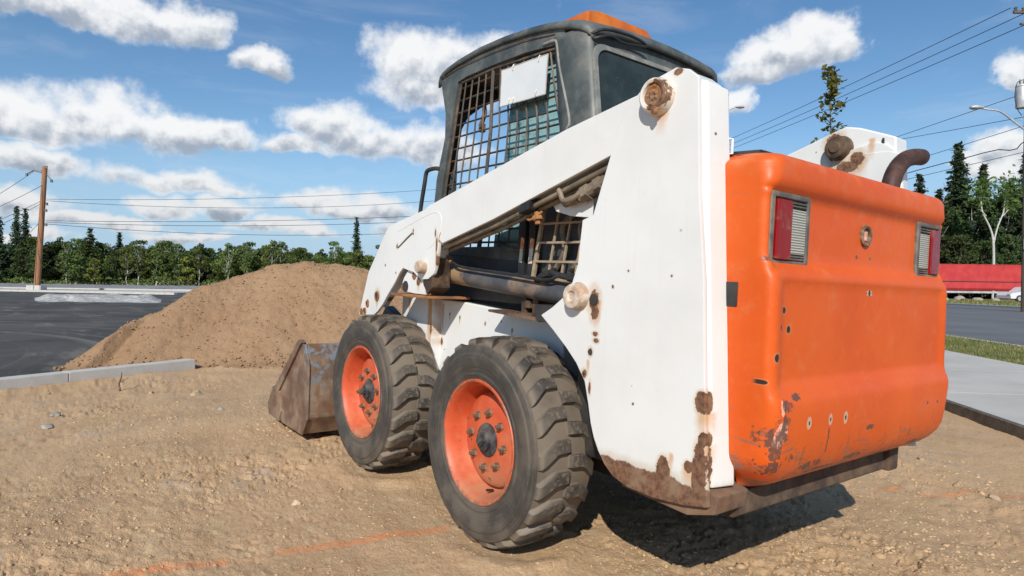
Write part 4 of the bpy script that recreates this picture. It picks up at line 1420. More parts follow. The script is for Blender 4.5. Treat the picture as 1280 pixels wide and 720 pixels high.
for (y, z) in wo:
    if z > 1.90: ou.append((y, top_z))
    elif z < 1.46: ou.append((y, bot_z))
    else: ou.append((math.copysign(0.385, y), z))
A_ = [b.bm.verts.new(rpt(p[0], p[1], 0.006)) for p in wo]
B_ = []
for p in wo:
    # pushed out to the wall's rectangle
    if abs(p[1] - 1.665) / 0.25 > abs(p[0]) / 0.36: q = (p[0] * 1.06, top_z if p[1] > 1.665 else bot_z)
    else: q = (math.copysign(0.392, p[0]), p[1] + (0.06 if p[1] > 1.8 else (-0.06 if p[1] < 1.55 else 0)))
    B_.append(b.bm.verts.new(rpt(q[0], q[1], 0.006)))
for k in range(n):
    try: b.bm.faces.new((A_[k], A_[(k + 1) % n], B_[(k + 1) % n], B_[k]))
    except Exception: pass
b.build('rear_wall', M['cab'], root)
b = B()
b.box(-0.08, -0.055, -0.40, 0.40, 0.95, 1.42)
b.build('rear_bulkhead', M['inner'], root, 0.004)

# orange housing on the roof and the wire hook at its corner
b = B()
b.poly([(0.30, 2.035), (0.27, 2.105), (0.20, 2.120), (-0.095, 2.118), (-0.13, 2.085), (-0.14, 2.02)], 0, 0.00, 0.20)
for v in b.bm.verts:
    if v.co.z > 2.06: v.co.x = 0.03 + (v.co.x) * 0.72
b.build('roof_beacon_housing', M['beacon'], root, 0.012, 3)
b = B()
hz = 1.925
b.tube(spline([(-0.10, 0.405, hz - 0.005), (-0.145, 0.395, hz + 0.005), (-0.160, 0.35, hz + 0.024), (-0.160, 0.24, hz + 0.036), (-0.160, 0.15, hz + 0.032), (-0.160, 0.12, hz + 0.018), (-0.162, 0.17, hz + 0.008), (-0.162, 0.26, hz - 0.002), (-0.160, 0.32, hz + 0.008), (-0.152, 0.38, hz - 0.012), (-0.11, 0.40, hz - 0.018)], 6), 0.006, 8)
b.build('wire_hook', M['hose'], root)

# grab rail ahead of the cab
b = B()
b.tube(spline([(1.075, 0.44, 1.18), (1.062, 0.44, 1.32), (1.030, 0.44, 1.46), (1.020, 0.44, 1.505), (1.000, 0.44, 1.522), (0.95, 0.43, 1.528), (0.92, 0.415, 1.525)], 6), 0.011, 10)
b.build('grab_rail', M['dark'], root)

# cab interior
b = B()
b.poly([(0.10, 1.02), (0.52, 1.02), (0.54, 1.10), (0.22, 1.12), (0.16, 1.20), (0.11, 1.64), (0.02, 1.66), (0.03, 1.10)], 1, -0.24, 0.20)
b.build('seat', M['seat'], root, 0.03, 3)
b = B()
b.box(0.0, 0.98, -0.40, 0.40, 0.86, 0.90)
b.build('cab_floor', M['inner'], root)
for sg in (1, -1):     # front door frame with rounded upper corners
    b = B()
    b.poly([(sg * y_, z_) for (y_, z_) in [(0.383, 0.90), (0.345, 0.90), (0.345, 1.60), (0.328, 1.733), (0.292, 1.802), (0.22, 1.862), (0.107, 1.93), (0.0, 1.95), (0.0, 1.985), (0.383, 1.985)]], 0, 0.865, 0.90)
    b.build('front_frame', M['inner'], root, 0.006)
b = B()
b.box(0.02, 0.90, -0.38, 0.38, 1.965, 1.985)
b.build('headliner', M['inner'], root)
for yy in (0.30, -0.30):
    b = B()
    b.tube(spline([(0.72, yy, 0.92), (0.70, yy, 1.15), (0.66, yy, 1.32)], 4), 0.012, 8)
    b.tube([(0.66, yy, 1.32), (0.645, yy, 1.42)], 0.022, 10)
    b.build('control_lever', M['dark'], root)
b = B()
b.box(0.30, 0.36, -0.39, -0.30, 1.05, 1.95)
b.box(0.10, 0.14, 0.25, 0.33, 1.05, 1.95)
b.build('inner_post', M['teal_paint'], root, 0.01)
b = B()
b.tube(spline([(0.72, 0.30, 1.84), (0.71, 0.30, 1.79), (0.72, 0.31, 1.73), (0.71, 0.30, 1.70)], 4), 0.012, 8)
b.box(0.703, 0.727, 0.295, 0.320, 1.70, 1.74)
b.build('hanging_tool', M['nut'], root)
# black posts and two weathered striped decals behind the opening
b = B()
b.box(0.145, 0.185, 0.425, 0.450, 0.98, 1.30)
b.box(0.075, 0.115, 0.425, 0.455, 0.98, 1.30)
b.box(-0.06, 0.20, 0.418, 0.425, 0.90, 1.34)
b.build('gas_strut', M['dark'], root, 0.006)
b = B(); b.poly([(0.178, 1.055), (0.158, 1.055), (0.148, 1.155), (0.168, 1.160)], 1, 0.4505, 0.4525)
b.build('striped_decal', M['strip'], root)
b = B(); b.poly([(0.108, 1.050), (0.084, 1.050), (0.076, 1.150), (0.100, 1.155)], 1, 0.4555, 0.4575)
b.build('striped_decal', M['strip'], root)
b = B()
b.tube([(0.30, 0.42, 1.115), (0.20, 0.43, 1.105), (0.17, 0.43, 1.10)], 0.008, 8)
b.build('latch_rod', M['rust'], root)

# blank white board tied to the grille
b = B()
b.poly([(0.393, 1.900), (0.081, 1.895), (0.087, 1.738), (0.394, 1.743)], 1, 0.4275, 0.4305)
sb = b.build('blank_board', M['board'], root, 0.001)
b = B()
for (p, q) in (((0.394, 1.902), (0.080, 1.897)), ((0.080, 1.897), (0.086, 1.737)), ((0.086, 1.737), (0.396, 1.742)), ((0.396, 1.742), (0.394, 1.902))):
    b.tube([(p[0], 0.4290, p[1]), (q[0], 0.4290, q[1])], 0.003, 5)
b.build('board_edge', M['board_edge'], sb)
for (xx, zz) in ((0.31, 1.892), (0.135, 1.888), (0.145, 1.75), (0.33, 1.752), (0.30, 1.75)):
    b = B()
    b.tube([(xx, 0.433, zz - 0.008), (xx - 0.003, 0.436, zz + 0.004), (xx - 0.004, 0.430, zz + 0.016)], 0.003, 5)
    b.build('zip_tie', M['tie'], sb)

# ------------------------------------------------------------------ bucket (its left end shows past the front tyre)
bw_ = 0.80
b = B()
bp_ = [(1.66, 0.555), (1.61, 0.45), (1.595, 0.14), (1.665, 0.035), (2.26, 0.030), (2.30, 0.045), (2.27, 0.055), (1.69, 0.060), (1.625, 0.15), (1.64, 0.44), (1.685, 0.55)]
b.poly(bp_, 1, -bw_, bw_)
bk = b.build('bucket', M['bucket'], root, 0.006, 2)
b = B()
b.poly([(1.665, 0.550), (1.600, 0.445), (1.588, 0.135), (1.660, 0.030), (2.03, 0.026), (2.10, 0.20), (1.72, 0.548)], 1, bw_, bw_ + 0.012)
b.build('bucket_side', M['bucket'], bk, 0.004)
b = B()
b.poly([(1.70, 0.555), (1.75, 0.570), (2.17, 0.215), (2.10, 0.19)], 1, bw_ - 0.01, bw_ + 0.026)
b.poly([(2.06, 0.215), (2.02, 0.095), (2.05, 0.03), (2.26, 0.035), (2.29, 0.10), (2.20, 0.225)], 1, bw_ - 0.006, bw_ + 0.024)
b.build('bucket_side_cutter', M['bucket'], bk, 0.005)
b = B()
b.poly([(1.665, 0.550), (1.600, 0.445), (1.588, 0.135), (1.660, 0.030), (2.16, 0.026), (2.13, 0.20), (1.72, 0.548)], 1, -bw_ - 0.012, -bw_)
b.build('bucket_side', M['bucket'], bk, 0.004)
b = B()
b.poly([(1.60, 0.44), (1.30, 0.80), (1.20, 0.76), (1.22, 0.40), (1.60, 0.14)], 1, 0.45, 0.50)
b.poly([(1.60, 0.44), (1.30, 0.80), (1.20, 0.76), (1.22, 0.40), (1.60, 0.14)], 1, -0.50, -0.45)
b.box(1.40, 1.60, -0.5, 0.5, 0.20, 0.30)
b.build('bucket_carrier', M['dark'], root, 0.006)

# ================================================================== THE PLACE
CX, CY = CAM.x, CAM.y
Fh = Vector((0.798, -0.6027)); Rh = Vector((-0.6027, -0.798))


def cw(u, d):
    """a point u metres to the right of and d metres ahead of where the photographer stood"""
    return (CX + Fh.x * d + Rh.x * u, CY + Fh.y * d + Rh.y * u)


# street frame: direction sdir along the street, snor away from the machine
sdir = np.array((0.694, -0.720)); snor = np.array((-0.720, -0.694))
S_WALK0, S_WALK1, S_GRASS1, S_ROAD1 = 2.72, 4.98, 6.85, 24.0
# line of the new kerb on the left
K0 = np.array((5.24, 2.28)); K1 = np.array((5.98, 0.60)); kd = (K1 - K0) / np.linalg.norm(K1 - K0); kn = np.array((kd[1] * -1, kd[0])) * -1
if np.dot(kn, np.array((1.0, 0.4))) < 0: kn = -kn

# ------------------------------------------------------------------ ground
def mound_h(xx, yy):
    dx, dy = xx - CX, yy - CY
    d = dx * Fh.x + dy * Fh.y
    u = dx * Rh.x + dy * Rh.y
    u = u - 0.14
    wc = np.interp(u, [-5.14, -4.86, -4.75, -4.31, -4.03, -3.69, -3.28, -2.8, 3.0], [7.45, 7.9, 8.4, 8.8, 9.2, 9.5, 9.7, 9.8, 10.0])
    hr = np.interp(u, [-5.28, -5.14, -4.92, -4.75, -4.45, -4.05, -3.69, -3.28, -2.83, -2.29, -1.47, -0.5, 0.5, 1.3],
                   [0.0, 0.14, 0.40, 0.66, 0.93, 1.10, 1.24, 1.33, 1.30, 1.18, 0.92, 0.56, 0.16, 0.0])
    sl = 0.68
    r = np.abs(d - wc)
    h = hr - sl * np.sqrt(r * r + 0.10) + sl * 0.316
    # gullies and a rounded foot
    h = h + (0.07 * fbm(xx, yy, 1.3, 3, 5) - 0.05 * np.abs(fbm(u * 1.6, d * 0.25, 1.0, 2, 6))) * (h > -0.4) * sstep(0.0, 0.4, hr)
    foot = 0.10
    h = np.where(h > foot, h, foot * np.exp((np.minimum(h, foot) - foot) / foot))
    return h * sstep(0.0, 0.1, hr) * (h > 0.012)


def ground_h(xx, yy):
    rm = np.sqrt((xx - 0.1) ** 2 + yy ** 2)
    wgt = sstep(4.6, 2.0, rm)
    base = (0.0275 + 0.034 * xx + 0.0187 * yy) * wgt
    return base


def dirt_relief(xx, yy, r):
    """clods, ruts and ripples, finer detail fading with distance r from the camera foot"""
    wx = xx + 0.05 * fbm(xx, yy, 3, 2, 91); wy = yy + 0.05 * fbm(xx, yy, 3, 2, 92)
    h = 0.040 * fbm(xx, yy, 0.9, 3, 11)
    # old wheel tracks: two shallow lugged ruts sweeping past in front of the bucket
    for (ax_, ay_, bx_, by_) in ((1.9, 2.9, 4.6, -0.6), (2.9, 3.3, 5.3, 0.2), (-1.9, -0.9, 0.6, -2.6)):
        ln_ = math.hypot(bx_ - ax_, by_ - ay_); tx_, ty_ = (bx_ - ax_) / ln_, (by_ - ay_) / ln_
        sd_ = (xx - ax_) * ty_ - (yy - ay_) * tx_ + 0.12 * np.sin(((xx - ax_) * tx_ + (yy - ay_) * ty_) * 0.9)
        al_ = (xx - ax_) * tx_ + (yy - ay_) * ty_
        q_ = np.exp(-(sd_ / 0.13) ** 4) * sstep(-0.4, 0.3, al_) * sstep(ln_ + 0.3, ln_ - 0.4, al_)
        h += q_ * (-0.020 + 0.010 * np.abs(np.sin(al_ * 28.0 + np.abs(sd_) * 22.0))) + 0.014 * np.exp(-((np.abs(sd_) - 0.17) / 0.04) ** 2) * (q_ > 0.0) * sstep(-0.4, 0.3, al_) * sstep(ln_ + 0.3, ln_ - 0.4, al_)
    # tracks running parallel with the machine
    t = (xx * 0.16 + yy)
    h += 0.010 * np.abs(fbm(xx * 0.35, t * 1.6, 2.0, 3, 21)) * 2
    rough = sstep(-0.15, 0.25, fbm(xx, yy, 0.8, 2, 55))
    a = fbm(wx, wy, 7.0, 4, 31, 0.55)
    h += (0.006 + 0.018 * rough) * np.abs(a)
    b_ = fbm(wx, wy, 22.0, 4, 41, 0.6)
    h += (0.003 + 0.012 * rough) * np.maximum(b_ - 0.02, 0)
    h += 0.0035 * fbm(xx, yy, 62.0, 2, 51)
    cr = np.abs(fbm(wx * 1.3, wy * 0.8, 10.0, 3, 81, 0.6))
    h -= (0.006 + 0.016 * rough) * np.exp(-(cr / 0.045) ** 2) * sstep(-0.05, 0.2, fbm(xx, yy, 2.2, 2, 82))
    # footing of the wheels: packed soil
    for (wx_, wy_) in ((0, .63), (1.04, .63), (0, -.63), (1.04, -.63)):
        q = np.exp(-(((xx - wx_) / 0.22) ** 2 + ((yy - wy_) / 0.17) ** 2))
        h = h * (1 - 0.85 * q) - 0.0 * q
        berm = np.exp(-((np.sqrt(((xx - wx_) / 1.25) ** 2 + (yy - wy_) ** 2) - 0.21) / 0.05) ** 2)
        h += 0.022 * berm * (0.6 + fbm(xx, yy, 9, 2, 77))
    return h - 0.006


def region_drop(xx, yy):
    """1 on plain soil, 0 where asphalt, walk or road lies on top"""
    s = xx * snor[0] + yy * snor[1]
    k = (xx - K0[0]) * kn[0] + (yy - K0[1]) * kn[1]
    al = (xx - K0[0]) * kd[0] + (yy - K0[1]) * kd[1]
    walk = sstep(S_WALK0 + 0.14, S_WALK0 + 0.04, s)
    lot = sstep(0.10, 0.02, k)
    return walk, lot


def polar(name, r_list, a0, a1, na, mat_, relief=True):
    a = np.linspace(a0, a1, na)
    r = np.asarray(r_list)
    A, Rr = np.meshgrid(a, r, indexing='ij')
    xx = CX + Rr * np.cos(A); yy = CY + Rr * np.sin(A)
    h = ground_h(xx, yy)
    walk, lot = region_drop(xx, yy)
    if relief:
        fade = sstep(30, 10, Rr)
        h = h + dirt_relief(xx, yy, Rr) * fade * walk * (0.15 + 0.85 * lot)
        kk_ = (xx - K0[0]) * kn[0] + (yy - K0[1]) * kn[1]
        h = h + 0.028 * np.exp(-((kk_ + 0.05) / 0.22) ** 2) * sstep(-7, 1.5, (xx - K0[0]) * kd[0] + (yy - K0[1]) * kd[1]) * lot
        h = h - 0.02 * (1 - walk) - 0.055 * (1 - lot)
        # soil ramped up against the edge of the walk and the kerb
        s = xx * snor[0] + yy * snor[1]
        h = h + 0.035 * np.exp(-((s - 2.55) / 0.35) ** 2) * walk
    else:
        h = h - 0.055
    h = h - 0.03 * sstep(20, 60, Rr)
    v = np.stack([xx, yy, h], -1).reshape(-1, 3)
    return mesh_np(name, v, grid_faces(na, len(r))), h


def soil_fn(g, b, co):
    o = g.sep(co)
    n = g.noise(co, 1.1, 5, 0.6)
    n2 = g.noise(co, 9.0, 6, 0.65)
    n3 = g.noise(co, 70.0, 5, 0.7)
    c = g.mix(g.ss(n, 0.35, 0.68), (0.600, 0.400, 0.230), (0.505, 0.328, 0.185))
    c = g.mix(g.ss(n2, 0.48, 0.74, 0, 0.65), c, (0.610, 0.455, 0.275))
    c = g.mix(g.ss(n3, 0.46, 0.34, 0, 0.55), c, (0.30, 0.20, 0.11))  # dark flecks put fine shadow contrast into the soil colour
    crumb_shade = g.mul(g.ss(g.vor(co, 34.0), 0.30, 0.16), g.ss(g.noise(co, 5.0, 4, 0.7), 0.50, 0.60))
    c = g.mix(g.mul(crumb_shade, 0.55), c, (0.29, 0.19, 0.105))  # crumb-sized specks painted dark as little shadows
    c = g.mix(g.ss(g.noise(g.scale(co, (1, 2.2, 1)), 2.6, 6, 0.75), 0.50, 0.66, 0, 0.42), c, (0.375, 0.245, 0.135))
    # greyish crushed stone worked into the soil on the left
    gp = g.mul(g.ss(g.noise(g.scale(co, (0.8, 1.6, 1)), 1.6, 5, 0.7), 0.57, 0.66), g.ss(g.noise(co, 24.0, 4, 0.7), 0.46, 0.60))
    c = g.mix(g.mul(gp, 0.65), c, (0.36, 0.34, 0.31))
    c = g.mix(g.ss(g.noise(co, 3.1, 5, 0.7), 0.60, 0.75, 0, 0.5), c, (0.44, 0.30, 0.175))
    # sprayed orange marking paint
    m_ = None
    for (x0, y0, x1, y1, wd, st) in PAINT:
        L2 = (x1 - x0) ** 2 + (y1 - y0) ** 2
        wob = g.mul(g.sub(g.noise(co, 2.4, 3, 0.6), 0.5), 0.10)
        dx = g.sub(o[0], x0); dy = g.sub(o[1], y0)
        t = g.m('DIVIDE', g.add(g.mul(dx, x1 - x0), g.mul(dy, y1 - y0)), L2)
        tcl = g.mn(g.mx(t, 0.0), 1.0)
        ex_ = g.sub(dx, g.mul(tcl, x1 - x0)); ey_ = g.sub(dy, g.mul(tcl, y1 - y0))
        dd = g.add(g.m('SQRT', g.add(g.mul(ex_, ex_), g.mul(ey_, ey_))), g.mul(wob, 0.4))
        q = g.ss(g.add(dd, g.mul(g.sub(n2, 0.5), wd * 1.6)), wd * 1.75, wd * 0.0, 0, st)
        q = g.mul(q, g.ss(n3, 0.38, 0.60, 0.10, 1.0))
        m_ = q if m_ is None else g.mx(m_, q)
    c = g.mix(m_, c, (0.80, 0.27, 0.10))
    setb(g, b, Base_Color=c, Roughness=0.95)
    b.inputs['Specular IOR Level'].default_value = 0.15
    hh = g.add(g.mul(g.noise(co, 38.0, 6, 0.78), 0.7), g.mul(g.noise(co, 150.0, 4, 0.7), 0.3))
    setb(g, b, Normal=g.bump(hh, 0.9, 0.018))


PAINT = [(0.40, 1.98, 0.365, 1.72, 0.036, 0.95), (0.365, 1.72, 0.345, 1.55, 0.024, 0.75), (0.345, 1.55, 0.325, 1.40, 0.010, 0.3), (0.33, 1.36, 0.28, 1.14, 0.026, 0.75), (0.28, 1.14, 0.20, 0.78, 0.024, 0.95),
         (-0.45, -1.38, -0.92, -1.96, 0.022, 0.9), (-0.92, -1.96, -2.2, -3.4, 0.02, 0.6)]
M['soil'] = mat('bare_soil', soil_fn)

# one sheet: fine in front of the photographer, coarser all round, out to the horizon
vfine = np.linspace(1 / 1.15, 1 / 15.0, 400)
r_f = 1 / vfine
r_far = np.geomspace(15.0, 4000.0, 60)[1:]
a_c = math.atan2(FWD.y, FWD.x)
me, _ = polar('ground', np.concatenate([r_f, r_far]), a_c - rad(46), a_c + rad(46), 940, None)
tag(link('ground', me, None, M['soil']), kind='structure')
r_b = np.concatenate([np.geomspace(0.02, 15.0, 110), r_far])
me, _ = polar('ground', r_b, a_c + rad(46), a_c + rad(314), 330, None)
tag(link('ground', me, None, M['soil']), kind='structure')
r_n = np.geomspace(0.02, 1.15, 30)
me, _ = polar('ground', r_n, a_c - rad(46), a_c + rad(46), 120, None)
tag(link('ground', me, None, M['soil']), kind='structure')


# heap of browner soil
def heap_fn(g, b, co):
    n = g.noise(co, 0.9, 5, 0.6)
    n2 = g.noise(co, 8.0, 6, 0.7)
    c = g.mix(g.ss(n, 0.35, 0.68), (0.350, 0.215, 0.120), (0.400, 0.258, 0.148))
    c = g.mix(g.ss(n2, 0.46, 0.72, 0, 0.5), c, (0.33, 0.20, 0.12))
    c = g.mix(g.ss(g.noise(co, 40.0, 5, 0.7), 0.55, 0.72, 0, 0.5), c, (0.46, 0.32, 0.20))
    setb(g, b, Base_Color=c, Roughness=0.97)
    b.inputs['Specular IOR Level'].default_value = 0.1
    hh = g.add(g.noise(co, 18.0, 6, 0.78), g.mul(g.noise(co, 60.0, 4, 0.7), 0.5))
    setb(g, b, Normal=g.bump(hh, 0.9, 0.028))


M['heap'] = mat('brown_heap_soil', heap_fn)
nu, nd = 560, 300
uu = np.linspace(-6.0, 2.4, nu); dd = np.linspace(6.4, 14.5, nd)
U, Dd = np.meshgrid(uu, dd, indexing='ij')
xx = CX + Fh.x * Dd + Rh.x * U; yy = CY + Fh.y * Dd + Rh.y * U
h = mound_h(xx, yy)
rel = 0.045 * np.abs(fbm(xx, yy, 4.5, 4, 61)) + 0.020 * np.maximum(fbm(xx, yy, 13, 3, 62, 0.6), 0) + 0.012 * fbm(xx, yy, 35, 2, 63)
hh = np.where(h > 0.02, h + rel * sstep(0.0, 0.12, h), h - 0.12)
v = np.stack([xx, yy, hh - 0.02], -1).reshape(-1, 3)
o = link('soil_heap', mesh_np('soil_heap', v, grid_faces(nu, nd)), None, M['heap'])
tag(o, 'long heap of reddish brown soil dumped behind the kerb', 'soil heap')


# ------------------------------------------------------------------ loose clods and stones
def rock_variants(n, seed, sub=1):
    out = []
    rs = np.random.RandomState(seed)
    for i in range(n):
        bm = bmesh.new()
        bmesh.ops.create_icosphere(bm, subdivisions=sub, radius=1)
        v = np.array([q.co[:] for q in bm.verts])
        f = np.array([[q.index for q in fc.verts] for fc in bm.faces])
        bm.free()
        v *= (0.72 + 0.5 * rs.rand(len(v), 1))
        v *= np.array([1.0, 0.6 + 0.4 * rs.rand(), 0.45 + 0.35 * rs.rand()])
        out.append((v, f))
    return out


RV = rock_variants(8, 5)


def scatter(name, pts, sizes, seed, mat_, kind='stuff', sink=0.25):
    rs = np.random.RandomState(seed)
    V = []; F_ = []; off = 0
    for k in range(len(RV)):
        idx = np.arange(k, len(pts), len(RV))
        v, f = RV[k]
        m = len(idx)
        a = rs.rand(m) * 2 * PI
        ca, sa = np.cos(a), np.sin(a)
        s = sizes[idx][:, None]
        x_ = (v[None, :, 0] * ca[:, None] - v[None, :, 1] * sa[:, None]) * s + pts[idx, 0][:, None]
        y_ = (v[None, :, 0] * sa[:, None] + v[None, :, 1] * ca[:, None]) * s + pts[idx, 1][:, None]
        z_ = v[None, :, 2] * s + pts[idx, 2][:, None] + s * (0.4 - sink)
        V.append(np.stack([x_, y_, z_], -1).reshape(-1, 3))
        F_.append((f[None] + (np.arange(m) * len(v))[:, None, None] + off).reshape(-1, 3))
        off += m * len(v)
    o_ = link(name, mesh_np(name, np.concatenate(V), np.concatenate(F_), smooth=False), None, mat_)
    return tag(o_, kind=kind)


def clod_fn(g, b, co):
    n = g.noise(co, 7.0, 4, 0.6)
    n2 = g.noise(co, 60.0, 4, 0.6)
    c = g.mix(g.ss(n, 0.4, 0.65), (0.40, 0.285, 0.170), (0.46, 0.350, 0.225))
    c = g.mix(g.ss(g.noise(co, 31.0, 2, 0.5), 0.62, 0.66, 0, 0.8), c, (0.40, 0.375, 0.34))
    c = g.mix(g.ss(n2, 0.45, 0.7, 0, 0.3), c, (0.29, 0.20, 0.12))
    setb(g, b, Base_Color=c, Roughness=0.95)
    b.inputs['Specular IOR Level'].default_value = 0.15


M['clod'] = mat('soil_clod', clod_fn)
M['soil_dark'] = simple('loose_soil', (0.40, 0.265, 0.145), (0.52, 0.365, 0.210), 3.0, (0.9, 0.97), 0, 0.5, 0.004)
rs = np.random.RandomState(11)
NCL = 60000
a = a_c + (rs.rand(NCL) - 0.5) * rad(96)
r = 1 / (1 / 12.0 + rs.rand(NCL) * (1 / 1.5 - 1 / 12.0))
px_, py_ = CX + r * np.cos(a), CY + r * np.sin(a)
dens = fbm(px_, py_, 1.3, 3, 71) + 0.25 * fbm(px_, py_, 6, 2, 72)
s_ = px_ * snor[0] + py_ * snor[1]
k_ = (px_ - K0[0]) * kn[0] + (py_ - K0[1]) * kn[1]
right_rough = ((s_ > 0.6) & (s_ < S_WALK0 + 0.05))
keep = (s_ < S_WALK0 + 0.02) & (k_ < -0.02) & ((dens > rs.rand(NCL) * 0.9 - 0.45) | right_rough)
px_, py_, r = px_[keep], py_[keep], r[keep]
s_ = s_[keep]
pz_ = ground_h(px_, py_) + dirt_relief(px_, py_, r)
size = 0.0020 + 0.0075 * rs.rand(len(px_)) ** 4.0 + (rs.rand(len(px_)) < 0.030) * (fbm(px_, py_, 0.8, 2, 55) > 0.0) * 0.013 * rs.rand(len(px_))
size *= np.where(r > 4, 1.5, 1.0) * np.where((s_ > 0.8), 1.2, 1.0)
scatter('soil_clods', np.stack([px_, py_, pz_], -1), size, 4, M['soil_dark'], sink=0.50)
# clods on the heap and rolled to its foot
NH = 9000
u_ = -5.6 + rs.rand(NH) * 7.4; d_ = 6.6 + rs.rand(NH) * 4.2
hx = CX + Fh.x * d_ + Rh.x * u_; hy = CY + Fh.y * d_ + Rh.y * u_
hz = mound_h(hx, hy)
kp = hz > 0.02
hx, hy, hz = hx[kp], hy[kp], hz[kp]
scatter('heap_clods', np.stack([hx, hy, hz - 0.008], -1), 0.005 + 0.016 * rs.rand(len(hx)) ** 3 + (hz < 0.12) * 0.010 * rs.rand(len(hx)), 5, M['heap'])

RB = rock_variants(5, 23, 2)


def stone(x_, y_, s, label, k, mat_):
    v, f = RB[k % 5]
    z_ = float(ground_h(np.array([x_]), np.array([y_]))[0] + dirt_relief(np.array([x_]), np.array([y_]), 2)[0])
    o_ = link('stone', mesh_np('stone', v * s, f, smooth=True), None, mat_)
    o_.data.set_sharp_from_angle(angle=rad(40))
    o_.location = (x_, y_, z_ + s * 0.22)
    o_.rotation_euler = (random.uniform(-.3, .3), random.uniform(-.3, .3), random.random() * 6)
    return tag(o_, label, 'stone', 'larger stones and clods lying on the soil')


def stone_fn(g, b, co):
    n = g.noise(co, 30.0, 6, 0.7)
    c = g.mix(g.ss(n, 0.35, 0.7), (0.48, 0.37, 0.24), (0.56, 0.46, 0.33))
    setb(g, b, Base_Color=c, Roughness=0.9)
    setb(g, b, Normal=g.bump(g.noise(co, 80.0, 5, 0.7), 0.6, 0.004))


M['stone'] = mat('dusty_stone', stone_fn)
M['greystone'] = simple('grey_stone', (0.27, 0.24, 0.20), (0.38, 0.34, 0.285), 25.0, (0.8, 0.95))
stone(0.77, 1.16, 0.022, 'flat pale stone on the soil left of the rear tyre, above the orange paint line', 0, M['stone'])
stone(0.66, 1.27, 0.013, 'small round clod just above the break in the orange paint line', 1, M['clod'])
stone(-0.86, -1.73, 0.032, 'biggest clod lying across the orange paint line at the right edge', 2, M['clod'])
stone(-0.74, -1.66, 0.020, 'clod beside the big one on the orange paint line at the right', 3, M['clod'])
stone(-0.68, -1.80, 0.022, 'clod just above the orange paint line, right of the loader', 4, M['clod'])
stone(3.0, 1.98, 0.040, 'grey angular stone in the soil near the left edge, below the kerb', 1, M['greystone'])
stone(3.69, 1.92, 0.038, 'light grey stone between the kerb and the crushed stone patch at far left', 2, M['greystone'])
stone(4.60, 1.20, 0.032, 'dark clod on the soil just before the twig', 3, M['clod'])
stone(2.95, 0.98, 0.026, 'grey stone in the soil half way to the bucket', 4, M['greystone'])
stone(4.2, 0.9, 0.05, 'flat clod right of the twig before the kerb end', 0, M['clod'])
stone(-0.10, -2.0, 0.034, 'clod under the edge of the walk, right of the loader', 2, M['clod'])
stone(-0.35, -2.25, 0.028, 'second clod nearer the right edge below the walk', 3, M['clod'])
b = B()
b.tube([(4.82, 1.42, 0.0), (4.85, 1.425, 0.06), (4.83, 1.41, 0.11), (4.87, 1.40, 0.16)], [0.009, 0.008, 0.006, 0.003], 6)
b.tube([(4.84, 1.42, 0.07), (4.80, 1.36, 0.11)], [0.004, 0.002], 5)
M['bark'] = simple('bark', (0.075, 0.052, 0.036), (0.15, 0.115, 0.085), 6.0, (0.85, 0.95), 0, 0.6, 0.02)
tag(b.build('twig', M['bark']), 'short dark twig standing upright in the soil before the kerb', 'twig')

# ------------------------------------------------------------------ kerb and parking area on the left
def concrete_fn(base, dirt, sc_=4.0):
    def fn(g, b, co):
        n = g.noise(co, sc_, 6, 0.65)
        n2 = g.noise(co, sc_ * 14, 5, 0.7)
        c = g.mix(g.ss(n, 0.35, 0.7), base, tuple(0.84 * q for q in base))
        c = g.mix(g.ss(n2, 0.50, 0.75, 0, 0.4), c, tuple(0.72 * q for q in base))
        c = g.mix(g.ss(g.noise(co, 2.0, 5, 0.7), 0.52, 0.72, 0, 0.5), c, dirt)
        setb(g, b, Base_Color=c, Roughness=0.88)
        setb(g, b, Normal=g.bump(n2, 0.35, 0.006))
    return fn


M['kerb'] = mat('kerb_concrete', concrete_fn((0.52, 0.50, 0.46), (0.42, 0.35, 0.26)))
M['walk'] = mat('walk_concrete', concrete_fn((0.50, 0.475, 0.425), (0.44, 0.41, 0.35), 1.2))


def strip_obj(name, A, Bp, width_dir, w0, w1, z0, z1, m_, bevel=0.0, parent=None):
    """prism along A->B with a rectangular section between offsets w0 and w1 along width_dir"""
    b = B()
    A = np.array(A); Bp = np.array(Bp); wd = np.array(width_dir)
    q = [A + wd * w0, Bp + wd * w0, Bp + wd * w1, A + wd * w1]
    b.poly([tuple(p) for p in q], 2, z0, z1)
    return b.build(name, m_, parent, bevel, 2)


kerb = empty('kerb', (K0[0], K0[1], 0))
tag(kerb, 'new grey concrete kerb between the soil and the black parking area', 'kerb')
kerb['kind'] = 'structure'
del kerb['label']; del kerb['category']
Kend = K0 + kd * 1.86
segs = [(-7.0, -4.6), (-4.597, -2.3), (-2.297, 0.55), (0.553, 1.86)]
for (a0, a1) in segs:
    A = K0 + kd * a0; Bq = K0 + kd * a1
    o_ = strip_obj('kerb_block', A, Bq, kn, 0.0, 0.16, -0.20, 0.115, M['kerb'], 0.012)
    o_.parent = kerb
    o_.matrix_parent_inverse = Matrix.Translation((-K0[0], -K0[1], 0))


